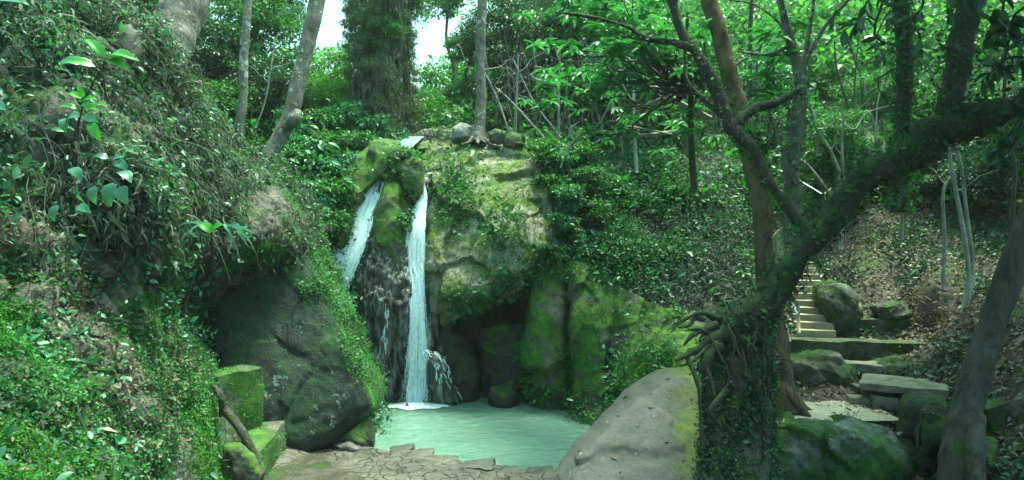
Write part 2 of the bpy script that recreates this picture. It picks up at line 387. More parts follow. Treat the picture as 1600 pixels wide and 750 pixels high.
# ------------------------------------------------------------------ terrain
ctl = []
def cp(px, py, d): ctl.append(P(px, py, d))
def cw(x, y, z): ctl.append(np.array((x, y, z)))
for q in [(0, 0, 2.4), (-3, 1, 2.6), (3, 2, 2.0), (0, 4, 1.6), (0, 7, .6), (-1.5, 9, .25), (1, 9.2, .12), (-2.6, 10.6, .14), (-1., 10.7, .1), (0, 10.6, .06), (-3.4, 11.2, .2), (-4.4, 11, .35),
          (.6, 10.5, 0.02), (-2.7, 12.0, -.02), (-3.6, 12.4, .0), (-1.7, 11.6, -.04), (-.4, 11.25, -.06), (.6, 11.1, -.1),
          (-2, 13.2, -.7), (0, 12.6, -.7), (1, 13.3, -.7), (-1, 14.8, -.7), (-3, 14.6, -.5), (1.3, 12, -.6), (2, 11.2, -.4), (2.4, 12.6, -.4),
          (-3.6, 16, -.2), (-1, 16.6, -.2), (.5, 16.6, -.2), (1.4, 15.2, -.4),
          (-5.2, 12.5, .6), (-6, 14, 1.5), (-8, 9, 1.), (-12, 9, 3), (-7, 5, 1.2), (-5, 2, 2), (-15, 3, 5), (-10, -5, 4), (10, -5, 2.5), (0, -8, 3),
          (3.2, 9.2, 0), (3.5, 7.5, .3), (2.2, 8.6, .0), (4.2, 9.6, -.1), (4.9, 9.8, -.1),
          (5.5, 6, .8), (8, 4, 1.5), (14, 5, 4)]: cw(*q)
for q in [(900, 650, 14.2), (960, 655, 13.7), (1030, 650, 13.0), (1080, 600, 13.7), (1040, 560, 14.2), (1100, 500, 15), (1000, 500, 14.9), (900, 470, 15.6), (950, 400, 15.9), (1050, 400, 16.1), (1150, 400, 16.2),
          (880, 350, 17.0), (1000, 300, 17.4), (1100, 300, 17.8), (1000, 252, 18.8), (1150, 252, 19.2), (880, 245, 18.8), (1150, 480, 15), (1160, 350, 17.2), (1170, 560, 13.3),
          (760, 222, 19.3), (640, 222, 19.5), (640, 205, 25), (850, 222, 22), (1000, 235, 23), (1150, 225, 24), (1300, 250, 23), (560, 225, 20),
          (505, 420, 15.4), (545, 300, 17.4), (480, 300, 16.5), (450, 225, 19), (350, 190, 19), (430, 480, 14.2),
          (1300, 400, 17.6), (1300, 340, 19.5), (1450, 430, 15.2), (1450, 350, 18), (1500, 500, 12.8), (1550, 450, 13), (1590, 400, 14), (1600, 600, 9.6), (1640, 520, 10.5), (1570, 720, 8.6), (1450, 820, 8.7), (1520, 640, 10.4), (1440, 705, 11.0), (1450, 760, 10.2),
          (1320, 470, 16.3), (1480, 500, 14.6),
          (1195, 650, 10.9), (1300, 650, 10.9), (1390, 650, 10.9), (1200, 637, 11.5), (1300, 634, 11.6), (1380, 636, 11.5), (1300, 720, 10.1), (1300, 810, 9.4), (1200, 810, 9.2), (1400, 790, 9.5),
          (1235, 542, 15.3), (1300, 545, 15.2), (1240, 578, 14.2), (1340, 576, 14.1), (1430, 566, 13.8), (1400, 532, 15.1), (1450, 520, 14.9), (1400, 495, 15.9), (1340, 590, 13.0), (1280, 600, 12.6), (1430, 560, 13.4), (1205, 480, 16.6), (1230, 440, 18), (1290, 450, 17.8)]: cp(*q)
for q in [(-10, 30, 9.5), (-6, 40, 10), (-3, 30, 9.2), (-20, 25, 12), (-25, 40, 16), (4, 30, 12), (10, 28, 11), (18, 26, 10.5), (8, 38, 17), (20, 36, 17), (30, 34, 16), (0, 50, 14), (15, 50, 25), (35, 50, 27),
          (-30, 60, 18), (-10, 70, 14), (20, 75, 38), (60, 60, 38), (-60, 40, 22), (-60, 0, 14), (60, 0, 16), (30, 20, 10), (18, 16, 5.5), (22, 10, 6), (-18, 15, 9), (-11, 19, 8.5), (0, 120, 20), (60, 120, 50), (-60, 120, 28), (-40, -40, 8), (40, -40, 8)]: cw(*q)
ctl = np.array(ctl)
def _phi(a, b): return np.linalg.norm(a[:, None]-b[None], axis=2)
_xy = ctl[:, :2]; _n = len(ctl)
_A = np.zeros((_n+3, _n+3)); _A[:_n, :_n] = _phi(_xy, _xy)+np.eye(_n)*-.02; _A[:_n, _n] = 1; _A[:_n, _n+1:] = _xy; _A[_n, :_n] = 1; _A[_n+1:, :_n] = _xy.T
_w = np.linalg.solve(_A, np.concatenate((ctl[:, 2], np.zeros(3))))
def tz(x, y):
    q = np.stack([np.atleast_1d(x), np.atleast_1d(y)], -1).astype(float); o = np.zeros(len(q))
    for i in range(0, len(q), 20000):
        s = q[i:i+20000]; o[i:i+20000] = _phi(s, _xy)@_w[:_n]+_w[_n]+s@_w[_n+1:]
    return o
def ax(*seg): return np.unique(np.round(np.concatenate([np.arange(a, b, s) for a, b, s in seg]), 4))
xs = ax((-400, -80, 40), (-80, -24, 4), (-24, -10, .4), (-10, 14, .09), (14, 26, .3), (26, 80, 3), (80, 401, 40))
ys = ax((-100, -8, 10), (-8, 5, .5), (5, 20, .09), (20, 50, .35), (50, 120, 4), (120, 601, 40))
X, Y = np.meshgrid(xs, ys, indexing='ij'); x_, y_ = X.ravel(), Y.ravel()
Z = tz(np.clip(x_, -75, 75), np.clip(y_, -45, 125))
q_ = np.stack([x_, y_, np.zeros_like(x_)], -1)
amp = np.clip((y_-3)/20, .12, 1.2)*np.clip((Z+.3)/1.2, .1, 1); flat = np.maximum(np.exp(-(((x_-5.2)/1.6)**4+((y_-11.2)/.9)**4)), np.exp(-(((x_-7.6)/2.3)**4+((y_-14.6)/1.3)**4)))
Z = Z+(0.98-Z)*np.exp(-(((x_-5.25)/1.3)**4+((y_-11.2)/.75)**4))
nz_ = fbm(q_, .5, 3, 3)*.35*amp+fbm(q_, 1.6, 4, 1)*.22*np.clip(amp*1.4, .05, .8)
Z = Z+nz_*(1-.9*flat)
TV = np.stack([x_, y_, Z], -1); TF = gridfaces(len(xs), len(ys))
def tzn(x, y): return float(tz(x, y)[0])
ter = build('ground', TV, [TF], M['soil']); tag(ter, kind='structure')
ter['label'] = 'dark mossy forest soil of the gorge slopes and pool bed'

# ------------------------------------------------------------------ pool
def pool_mat():
    m, t = newmat('pool_water'); b = N(t, 'ShaderNodeBsdfPrincipled'); p = posn(t, (1.0, 1.8, 1))
    c = ramp(t, noise_(t, posn(t), .5, 4), [(.3, (.085, .18, .14)), (.7, (.125, .23, .175))]); t.links.new(c, b.inputs['Base Color'])
    b.inputs['Roughness'].default_value = .07; b.inputs['IOR'].default_value = 1.33
    bp = N(t, 'ShaderNodeBump'); bp.inputs['Strength'].default_value = .9; bp.inputs['Distance'].default_value = .09
    h = math_(t, 'ADD', noise_(t, p, 2.6, 5, .6, .6), math_(t, 'MULTIPLY', noise_(t, p, 9, 3, .6, .5), .25))
    t.links.new(h, bp.inputs['Height']); t.links.new(bp.outputs[0], b.inputs['Normal'])
    o = N(t, 'ShaderNodeOutputMaterial'); t.links.new(b.outputs[0], o.inputs[0]); return m
M['pool'] = pool_mat()
px_ = np.linspace(-4.6, 4.2, 150); py_ = np.linspace(10.2, 17.4, 130); PX, PY = np.meshgrid(px_, py_, indexing='ij')
pv = np.stack([PX.ravel(), PY.ravel(), np.zeros(PX.size)], -1); pv[:, 2] = fbm(pv*np.array([1, 1.7, 1]), 1.8, 3, 5)*.012
pool = build('water', pv, [gridfaces(150, 130)], M['pool']); tag(pool, 'milky green water of the plunge pool', kind='structure')

# ------------------------------------------------------------------ left bank
colsL = [
 [(-420, 950, 3.2), (-420, 760, 4.0), (-420, 600, 4.8), (-420, 450, 5.5), (-420, 300, 6.2), (-420, 150, 6.8), (-420, 0, 7.4), (-420, -100, 8.5), (-440, -90, 13)],
 [(-180, 900, 4.0), (-180, 720, 4.8), (-180, 580, 5.6), (-180, 450, 6.2), (-180, 330, 6.7), (-180, 200, 7.1), (-180, 90, 7.8), (-180, -20, 8.8), (-200, -10, 13)],
 [(0, 860, 4.7), (0, 700, 5.4), (0, 560, 6.3), (0, 450, 6.8), (0, 340, 7.2), (0, 230, 7.5), (0, 120, 8.1), (0, 25, 9.2), (-20, 35, 13)],
 [(150, 860, 5.8), (150, 700, 6.6), (150, 570, 7.5), (150, 460, 8.1), (150, 345, 8.4), (150, 250, 8.6), (145, 150, 9.3), (140, 52, 10.5), (120, 65, 14)],
 [(290, 860, 7.3), (275, 710, 8.2), (250, 580, 8.9), (225, 465, 9.3), (235, 365, 9.2), (240, 280, 9.5), (240, 190, 10.5), (235, 112, 11.8), (200, 125, 15)],
 [(395, 860, 8.6), (345, 720, 9.6), (330, 610, 9.9), (272, 490, 10.1), (285, 385, 9.9), (300, 310, 10.3), (305, 240, 11.4), (300, 183, 12.8), (280, 195, 16)],
 [(425, 870, 10.0), (385, 745, 10.6), (352, 610, 11.2), (298, 500, 11.7), (335, 400, 10.7), (360, 345, 11.1), (368, 290, 12.3), (368, 243, 13.6), (350, 250, 17)],
 [(410, 860, 11.6), (370, 745, 12.3), (345, 620, 12.8), (345, 500, 13.0), (385, 395, 11.6), (425, 350, 12.0), (435, 305, 13.0), (425, 275, 14.4), (410, 270, 18)],
 [(430, 860, 12.6), (400, 745, 13.2), (390, 620, 13.6), (400, 500, 13.8), (440, 420, 12.7), (478, 395, 13.0), (490, 360, 14.0), (470, 320, 15.4), (450, 300, 19)],
]
LV, LF = sheet(colsL, 420, 330)
_px = pxof(LV)[0]; bw = np.clip((330-_px)/130, .2, 1)
LV = displace(LV, LF, .34, .8, 3, 2, wt=bw); up_ = np.clip((430-pxof(LV)[1])/120, 0, 1)
LV = displace(LV, LF, .30, 1.5, 3, 12, (1, 1, .45), True, bw*up_); LV = displace(LV, LF, .24, 1.7, 4, 3, (1, 1, .7), True, bw); LV = displace(LV, LF, .14, 3.2, 3, 4, (1, 1, .8), True, bw); LV = displace(LV, LF, .07, 5, 3, 9)
bank = build('earth_bank', LV, [LF], M['bank_soil']); tag(bank, 'steep earth bank with moss patches filling the left side', kind='structure')
px0 = lambda c: pxof(c)
def m_green(c, n):
    px, py = pxof(c); f = fbm(c, .9, 4, 11)
    low = np.clip((py-330)/150, .12, 1)
    return np.clip(low*(.25+f*2.6), .0, 2)*(py < 900)*(px > -150)*((px < 335) | (py < 430))
def m_dead(c, n):
    px, py = pxof(c); f = fbm(c, .8, 3, 21)
    return np.clip((400-py)/110, .015, 1)*np.clip(.45+f*2.4, .03, 2)*(px > -150)
mb = MB(); mb.add(*cover(LV, LF, 42000, .036, .021, m_green, lift=.6, up=.6, jit=.03))
tag(mb.build('ground_cover', M['leaf']), 'small green leaves carpeting the lower left bank', kind='stuff')
mb = MB(); mb.add(*cover(LV, LF, 200000, .017, .010, lambda c, n: np.clip(fbm(c, .8, 4, 31)*4+.2, 0, 1)*(pxof(c)[1] > 380)*(pxof(c)[0] > -100), lift=1.2, up=.8, jit=.02))
tag(mb.build('moss', M['moss_leaf']), 'bright green moss cushions on the lower left bank', kind='stuff')
mb = MB(); mb.add(*cover(LV, LF, 9000, .07, .038, lambda c, n: np.clip(.3+fbm(c, 1.2, 3, 41)*2, .0, 1)*(pxof(c)[0] > -100)*((pxof(c)[0] < 335) | (pxof(c)[1] < 430)), lift=.9, up=.6, jit=.08, tpl=LEAF8))
tag(mb.build('undergrowth', M['leaf_teal']), 'broader blue green leaves among the vines of the left bank', kind='stuff')
mb = MB(); mb.add(*cover(LV, LF, 60000, .15, .013, m_dead, lift=.7, droop=1.7, up=0, jit=.16, tpl=STRIP)); mb.add(*cover(LV, LF, 26000, .085, .032, m_dead, lift=.9, droop=1.6, up=.1, jit=.16, tpl=LEAF8))
mc_ = MB(); mc_.add(*cover(LV, LF, 22000, .065, .032, lambda c, n: m_dead(c, n)*np.clip(.3+fbm(c, 1.5, 3, 44)*2, .05, 1), lift=1.2, droop=.5, up=.4, jit=.2))
tag(mc_.build('climbing_leaves', M['leaf_teal']), 'blue green creeper leaves among the dry vines of the upper left bank', kind='stuff')
# hanging vine stems
p_, n_ = pick(LV, LF, 2200, lambda c, n: np.clip((400-pxof(c)[1])/200, 0, 1)*(pxof(c)[0] > -50))
for a, b in zip(p_, n_):
    L = random.uniform(.4, 1.3); s = norm(rng.normal(size=3)*.35+np.array([0, 0, -1])); b = b*random.uniform(.05, .25)
    q = [a, a+b+s*L*.3+rng.normal(size=3)*.08, a+b+s*L*.7+rng.normal(size=3)*.1, a+b*.6+s*L]
    mb.tube(q, [.006, .006, .005, .003], 8, 3, 0, close=False)
tag(mb.build('vines', M['dead']), 'tangle of dry hanging vine leaves on the upper left bank', kind='stuff')
mb = MB(); mb.add(*cover(LV, LF, 14000, .05, .024, lambda c, n: np.clip(.4+fbm(c, 1., 3, 51)*1.5, 0, 1)*(pxof(c)[1] > 330)*(pxof(c)[0] > -100), lift=.3, up=.4, jit=.03))
tag(mb.build('litter', M['litter']), 'fallen brown leaves scattered over the lower left bank', kind='stuff')

# ------------------------------------------------------------------ rocks
def rock(name, label, cat, outline, d, thick, mat, tilt=(0, 0), back=None, amp=.12, sc_=1.2, fac=0, fdep=.35, seed=0, group=None, stretch=(1, 1, 1), na=180, nr=50, p=2.4, fine=.025, centre=None):
    V, F = blob(outline, d, thick, tilt, back, na, nr, p, centre)
    if fac: V = facets(V, F, fac, fdep*.5, seed)
    V = displace(V, F, amp, sc_, 4, seed, stretch); V = chisel(V, F, 26, amp*.8, seed+1, 12.); V = displace(V, F, fine, 7, 3, seed+3, stretch)
    o = build(name, V, [F], mat); tag(o, label, cat, group); return o, V, F

bo, BV, BF = rock('boulder', 'huge dark boulder blotched with pale lichen leaning over the pool', 'boulder',
    [(310, 530), (318, 460), (362, 405), (410, 345), (445, 322), (478, 372), (508, 440), (533, 500), (553, 560), (584, 624), (584, 638), (550, 675), (512, 702), (478, 718), (445, 712), (415, 690), (370, 660), (325, 600)],
    12.9, 1.0, M['boulder'], tilt=(.002, -.0045), back=1.6, amp=.05, sc_=.9, fac=4, fdep=.1, seed=5, p=6)
def m_btop(c, n):
    px, py = pxof(c); line = (py-330)-(px-455)*2.28      # the ridge from (455,330) down to (580,620)
    return ((line < 95-np.clip((py-450)*.5, 0, 62)+fbm(c, 1.5, 3, 4)*50) & (n[:, 1] < .6))*(py < 600)*np.clip((640-py)/160, .15, 1)*(px > 380)
mb = MB(); mb.add(*cover(BV, BF, 15000, .042, .024, lambda c, n: m_btop(c, n)*np.clip(.25+fbm(c, 2.2, 3, 91)*2.5, .02, 1), lift=.8, up=.5, jit=.07))
iv = mb.build('ivy', M['leaf'], bo)
mb = MB(); mb.add(*cover(BV, BF, 26000, .02, .011, lambda c, n: ((pxof(c)[1]-330)-(pxof(c)[0]-455)*2.28 < 22)*(pxof(c)[0] > 480)*1., lift=1., up=.8, jit=.02))
mb.build('moss_edge', M['moss_leaf'], bo)
rock('boulder', 'low mossy rock under the huge boulder at the water edge', 'boulder', [(560, 660), (575, 660), (583, 690), (580, 704), (560, 700), (530, 706), (480, 708), (470, 695), (520, 680)], 12.3, .5, M['darkrock'], amp=.08, sc_=2, seed=8, fac=5)
rock('boulder', 'small smooth wet stone beside the pool below the huge boulder', 'boulder', [(520, 695), (545, 690), (565, 700), (575, 715), (550, 720), (520, 712)], 11.8, .25, M['flag'], amp=.04, sc_=3, seed=9)

# waterfall wall
colsW = [
 [(505, 300, 17.6), (505, 400, 17.0), (508, 500, 16.6), (510, 645, 16.5)],
 [(545, 290, 17.3), (540, 400, 16.6), (540, 500, 16.2), (535, 645, 16.0)],
 [(575, 285, 17.4), (570, 390, 16.4), (565, 500, 15.9), (560, 645, 15.9)],
 [(600, 280, 17.2), (595, 390, 16.2), (590, 500, 15.65), (590, 645, 15.8)],
 [(625, 285, 17.2), (618, 390, 16.3), (615, 480, 15.8), (615, 645, 15.75)],
 [(645, 270, 17.5), (645, 390, 16.6), (640, 480, 16.1), (640, 645, 15.9)],
 [(668, 270, 17.6), (670, 390, 16.7), (668, 480, 16.2), (672, 645, 15.8)],
 [(700, 270, 18.5), (700, 390, 17.5), (690, 500, 16.9), (700, 645, 16.2)],
]
WV, WF = sheet(colsW, 240, 300)
WV = displace(WV, WF, .28, 1.6, 4, 6, (1.5, 1, .45), True); WV = displace(WV, WF, .07, 5, 4, 7, (1.6, 1, .4), True)
face = build('waterfall_cliff', WV, [WF], M['wet']); tag(face, 'dark wet fluted rock face behind the two waterfalls', 'cliff')
rock('rock_rib', 'green mossy rib of rock standing between the two falls', 'rock', [(603, 268), (618, 272), (630, 290), (640, 330), (637, 380), (622, 430), (606, 462), (588, 440), (578, 390), (582, 340), (592, 300)], 16.6, .75, M['mossrock'], tilt=(0, -.005), amp=.1, sc_=1.5, seed=12, fac=4)
rock('chockstone', 'rounded mossy stone wedged at the top of the falls', 'rock', [(612, 252), (622, 242), (645, 238), (656, 250), (662, 285), (656, 312), (642, 316), (630, 300), (615, 275)], 17.0, .6, M['mossrock'], amp=.07, sc_=2, seed=13, fac=5)
rock('cliff', 'mossy rock shoulder left of the left waterfall', 'rock', [(598, 218), (617, 222), (620, 245), (607, 262), (585, 285), (560, 325), (543, 375), (528, 420), (518, 470), (495, 470), (490, 400), (520, 300), (560, 240)], 17.2, .9, M['mossrock'], tilt=(.0, -.006), amp=.14, sc_=1.3, seed=14, fac=5, centre=(555, 310))
colsS = [
 [(655, 214, 22), (652, 236, 19), (655, 300, 18.2), (658, 400, 17.4), (664, 490, 17.0), (668, 505, 18.6)],
 [(668, 208, 22), (670, 225, 19), (664, 300, 17.2), (668, 390, 16.3), (673, 492, 16.1), (690, 508, 18.2)],
 [(710, 204, 22), (712, 221, 19), (704, 300, 17.0), (712, 390, 15.9), (718, 474, 15.8), (730, 492, 18.0)],
 [(750, 204, 22), (752, 221, 19), (752, 300, 16.8), (772, 380, 15.7), (778, 448, 15.6), (785, 470, 17.8)],
 [(795, 206, 22), (800, 224, 18.8), (798, 300, 16.7), (812, 370, 15.7), (822, 424, 15.7), (828, 450, 17.6)],
 [(840, 210, 22), (842, 230, 18.8), (838, 300, 16.9), (848, 360, 16.0), (856, 402, 15.9), (860, 430, 17.2)],
 [(890, 214, 22), (885, 236, 19), (880, 300, 17.8), (880, 360, 17.2), (880, 410, 17.0), (880, 440, 18)]]
SV, SF = sheet(colsS, 300, 320)
SV = displace(SV, SF, .14, .8, 3, 17); SV = chisel(SV, SF, 60, .15, 18, 16.); SV = displace(SV, SF, .03, 7, 3, 19)
so = build('rock_slab', SV, [SF], M['slabrock']); tag(so, 'big pale rock slab patched with moss right of the waterfall', 'rock')
def grow(parent, name, mat, V, F, n, L, W, mask, **k):
    mb = MB(); mb.add(*cover(V, F, n, L, W, mask, **k)); return mb.build(name, M[mat], parent)
grow(so, 'creeper', 'leaf', SV, SF, 5000, .09, .05, lambda c, n: (np.exp(-(((pxof(c)[0]-712)/28)**2+((pxof(c)[1]-305)/45)**2))+.7*np.exp(-(((pxof(c)[0]-785)/30)**2+((pxof(c)[1]-360)/35)**2))+.5*np.exp(-(((pxof(c)[1]-(500-(pxof(c)[0]-670)*.5))/22)**2))*(pxof(c)[0] > 700))*(n[:, 1] < .2), lift=.8, up=.5, jit=.08)
grow(so, 'moss_fringe', 'moss_leaf', SV, SF, 7000, .04, .02, lambda c, n: np.clip(fbm(c, .9, 4, 8)*3-.3, 0, 1)*(n[:, 1] < .3), lift=1, up=.7, jit=.02)
for nm_ in ('rock_rib', 'chockstone', 'cliff'):
    o_ = bpy.data.objects[nm_]; me_ = o_.data; v_ = np.zeros(len(me_.vertices)*3); me_.vertices.foreach_get('co', v_); v_ = v_.reshape(-1, 3)+np.array(o_.location)
    f_ = np.array([tuple(p.vertices) for p in me_.polygons])
    grow(o_, 'creeper', 'leaf', v_, f_, 1800, .08, .045, lambda c, n: np.clip(fbm(c, 1.6, 3, 61)*3, 0, 1)*(n[:, 1] < .3)*np.clip((pxof(c)[1]-285)/40, .15, 1), lift=.8, up=.5, jit=.08)
    grow(o_, 'moss_fringe', 'moss_leaf', v_, f_, 2500, .03, .014, lambda c, n: (n[:, 1] < .3)*np.clip(fbm(c, 1.6, 3, 66)*3+.4, 0, 1), lift=1, up=.6, jit=.02)
# cave and lower rocks
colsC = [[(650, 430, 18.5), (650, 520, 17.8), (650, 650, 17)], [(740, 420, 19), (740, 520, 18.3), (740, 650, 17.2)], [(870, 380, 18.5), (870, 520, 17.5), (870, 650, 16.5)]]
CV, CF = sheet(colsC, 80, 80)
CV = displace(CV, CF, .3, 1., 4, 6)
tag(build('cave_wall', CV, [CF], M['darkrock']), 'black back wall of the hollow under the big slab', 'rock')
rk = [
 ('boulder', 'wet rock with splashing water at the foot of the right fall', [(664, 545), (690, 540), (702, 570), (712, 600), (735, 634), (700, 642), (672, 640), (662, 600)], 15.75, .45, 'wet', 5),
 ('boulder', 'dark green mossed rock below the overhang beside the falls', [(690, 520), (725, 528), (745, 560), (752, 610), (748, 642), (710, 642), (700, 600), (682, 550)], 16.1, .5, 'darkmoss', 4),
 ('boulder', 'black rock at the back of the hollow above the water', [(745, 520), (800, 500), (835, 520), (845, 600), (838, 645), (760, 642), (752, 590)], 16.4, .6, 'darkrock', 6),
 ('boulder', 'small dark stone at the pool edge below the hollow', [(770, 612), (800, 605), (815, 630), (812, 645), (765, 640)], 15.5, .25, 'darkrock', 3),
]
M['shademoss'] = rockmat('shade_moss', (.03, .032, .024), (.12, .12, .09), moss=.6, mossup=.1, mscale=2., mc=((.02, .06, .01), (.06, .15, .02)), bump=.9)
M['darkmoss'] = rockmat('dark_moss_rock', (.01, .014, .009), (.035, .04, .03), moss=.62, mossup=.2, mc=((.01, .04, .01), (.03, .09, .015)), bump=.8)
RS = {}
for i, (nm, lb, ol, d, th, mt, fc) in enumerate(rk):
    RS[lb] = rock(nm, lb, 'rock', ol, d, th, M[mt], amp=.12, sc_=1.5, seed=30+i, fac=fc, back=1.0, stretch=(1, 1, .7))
colsB = [
 [(822, 440, 17.2), (822, 520, 17.2), (822, 600, 17.0), (822, 660, 16.8)],
 [(832, 425, 15.9), (826, 520, 15.5), (824, 600, 15.4), (830, 652, 15.5)],
 [(858, 405, 15.8), (856, 500, 15.2), (856, 590, 15.0), (858, 654, 15.2)],
 [(880, 400, 15.9), (880, 500, 15.3), (882, 590, 15.15), (882, 656, 15.3)],
 [(888, 400, 16.3), (887, 500, 15.75), (888, 590, 15.5), (887, 658, 15.5)],
 [(896, 405, 15.9), (896, 500, 15.1), (896, 590, 14.9), (896, 660, 15.0)],
 [(925, 420, 15.8), (924, 510, 14.9), (922, 600, 14.6), (922, 664, 14.6)],
 [(955, 440, 15.7), (948, 520, 14.9), (944, 600, 14.6), (942, 668, 14.4)],
 [(985, 455, 15.5), (960, 530, 15.0), (952, 605, 14.8), (948, 668, 14.5)],
 [(1010, 470, 15.3), (990, 540, 14.6), (975, 610, 14.2), (965, 668, 14.0)],
 [(1050, 480, 15.2), (1040, 540, 14.5), (1025, 605, 14.0), (1010, 665, 13.7)],
 [(1100, 490, 15.0), (1095, 550, 14.3), (1090, 610, 13.7), (1080, 660, 13.3)],
 [(1150, 500, 15.2), (1150, 560, 14.5), (1150, 620, 13.9), (1140, 670, 13.5)]]
colsB = [[(a, b, c-.3*min(1, max(0, (a-880)/60))) for a, b, c in q] for q in colsB]
BV2, BF2 = sheet(colsB, 300, 200)
BV2 = displace(BV2, BF2, .14, 1.2, 4, 55, (1.3, 1, .6)); BV2 = chisel(BV2, BF2, 30, .08, 56, 10.); BV2 = displace(BV2, BF2, .03, 6, 3, 57)
mbk = build('mossy_cliff', BV2, [BF2], M['mossrock']); tag(mbk, 'mossy cliff foot with a dark vertical crack right of the hollow', 'cliff')
grow(mbk, 'creeper', 'leaf', BV2, BF2, 6000, .07, .04, lambda c, n: np.clip(fbm(c, 1.1, 4, 60)*4-.5, 0, 1), lift=.8, up=.5, jit=.08)
grow(mbk, 'moss_fringe', 'moss_leaf', BV2, BF2, 16000, .026, .013, lambda c, n: np.clip(fbm(c, 1.3, 4, 80)*3+.4, 0, 1), lift=1, up=.6, jit=.02)
# shoulder rocks above the slab
for i, (lb, ol, d) in enumerate([
  ('pale rounded rock on the cliff top beside the slender trunk', [(708, 200), (718, 194), (736, 198), (738, 216), (728, 224), (706, 222)], 18.9),
  ('grey rock on the cliff top right of the slender trunk', [(762, 208), (775, 200), (792, 205), (796, 218), (780, 226), (764, 222)], 18.8),
  ('dark rock on the cliff top farthest from the falls', [(790, 214), (800, 206), (816, 212), (820, 226), (800, 232), (788, 228)], 18.5)]):
    rock('rock', lb, 'rock', ol, d, .35, M['mossrock'] if i else M['grey'], amp=.06, sc_=2.5, seed=50+i, fac=4, na=90, nr=24, group='rocks on the cliff top')

# ------------------------------------------------------------------ falling water
def water_mat(name, c, alpha_lo, alpha_hi, st):
    m, t = newmat(name); b = N(t, 'ShaderNodeBsdfPrincipled'); b.inputs['Base Color'].default_value = c4(c); b.inputs['Roughness'].default_value = .35
    p = posn(t, st); n1 = noise_(t, p, 3., 6, .7, .3); ed = N(t, 'ShaderNodeAttribute', attribute_name='edge').outputs['Fac']
    al = ramp(t, math_(t, 'SUBTRACT', n1, math_(t, 'MULTIPLY', math_(t, 'POWER', ed, 1.6), .36)), [(.22, alpha_lo), (.5, alpha_hi)]); t.links.new(al, b.inputs['Alpha'])
    b.inputs['Subsurface Weight'].default_value = 0
    o = N(t, 'ShaderNodeOutputMaterial'); t.links.new(b.outputs[0], o.inputs[0]); return m
M['fall'] = water_mat('falling_water', (.62, .80, .86), .0, 1., (7, 3, .7))
M['spray'] = water_mat('water_strand', (.72, .88, .93), .1, .95, (8, 4, 3))
M['drop'] = plain('droplets', (.75, .88, .92), .3)
def fall(label, line, strands, seed):
    """line: (px,py,d,width_px)"""
    r = np.random.default_rng(seed)
    c = cr(np.array([P(*q[:3]) for q in line]), 90); wd = cr(np.array([[q[3]/FPX*q[2]] for q in line]), 90)[:, 0]
    root = empty('waterfall', (c[-1][0], c[-1][1], c[-1][2]), label, 'waterfall', 'two falls of the same stream')
    u = np.linspace(-.5, .5, 21)
    V = c[:, None]+np.stack([u[None, :]*wd[:, None]*1.25, -(.12-.25*u[None, :]**2)*np.ones((90, 1)), np.zeros((90, 21))], -1)
    V = V.reshape(-1, 3); V[:, 1] -= fbm(V*np.array([4, 1, .8]), 1, 3, seed)*.06
    ob = build('water_sheet', V, [gridfaces(90, 21)], M['fall'], root); at_ = ob.data.attributes.new('edge', 'FLOAT', 'POINT'); at_.data.foreach_set('value', np.tile(np.abs(u)*2, 90).astype(np.float32))
    mb = MB()
    for k in range(strands):
        a, b = sorted(r.uniform(0, 1, 2)); b = min(1, max(b, a+.12)); n = 14
        t = np.linspace(a, b, n)*89; i = t.astype(int).clip(0, 88); f = (t-i)[:, None]
        cc = c[i]*(1-f)+c[i+1]*f; ww = (wd[i]*(1-f[:, 0])+wd[i+1]*f[:, 0]); uu = r.uniform(-.55, .55)+np.cumsum(r.normal(size=n))*.025
        x = cc+np.stack([uu*ww, -.13-r.uniform(0, .12)*np.ones(n), r.normal(size=n)*.01], -1)
        hw = r.uniform(.003, .010)*np.sin(np.linspace(.15, 3.0, n))
        v = np.stack([x-np.stack([hw, 0*hw, 0*hw], -1), x+np.stack([hw, hw*.6, 0*hw], -1)], 1).reshape(-1, 3)
        mb.add(v, gridfaces(n, 2))
    mb.build('water_strands', M['spray'], root)
    nd = strands*3; t_ = r.uniform(.1, 1, nd)**.7*88; i_ = t_.astype(int); sd = np.sign(r.normal(size=nd))
    pp = c[i_]+np.stack([sd*wd[i_]*(.45+np.abs(r.normal(size=nd))*.16), -.1-r.uniform(0, .2, nd), r.normal(size=nd)*.03], -1)
    V, F = leaves(pp, np.array([0, 0, -1.])+r.normal(size=(nd, 3))*.3, r.normal(size=(nd, 3)), r.uniform(.012, .04, nd), r.uniform(.008, .014, nd)); sp_ = build('spray', V, F, M['drop'], root); sp_['kind'] = 'stuff'
    return root, c, wd
fall('white chute of water sliding down the left channel', [(597, 281, 17.0, 8), (588, 292, 16.95, 24), (576, 320, 16.7, 32), (562, 355, 16.4, 34), (548, 395, 16.1, 32), (535, 430, 15.95, 30), (526, 462, 15.9, 28), (520, 520, 15.8, 26)], 420, 1)
fall('tall right hand waterfall dropping into the pool', [(660, 280, 17.2, 7), (662, 310, 17.0, 11), (656, 332, 16.8, 17), (648, 362, 16.5, 27), (646, 405, 16.3, 30), (651, 448, 16.1, 20), (654, 500, 15.9, 18), (653, 560, 15.75, 25), (651, 634, 15.6, 35)], 650, 2)
# lip cascade
c_ = [[(617, 223, 19.4), (618, 236, 18.4), (618, 256, 17.4)], [(640, 220, 19.8), (634, 234, 18.5), (626, 254, 17.4)], [(666, 217, 20.2), (650, 231, 18.7), (634, 250, 17.4)]]
V, F = sheet(c_, 30, 30); V[:, 2] += fbm(V, 3, 3, 2)*.06+.12
M['lip'] = water_mat('stream_water', (.22, .36, .42), .3, 1., (7, 3, 2))
tag(build('stream_cascade', V, [F], M['lip']), 'short pale cascade where the stream spills over the cliff lip', 'waterfall')
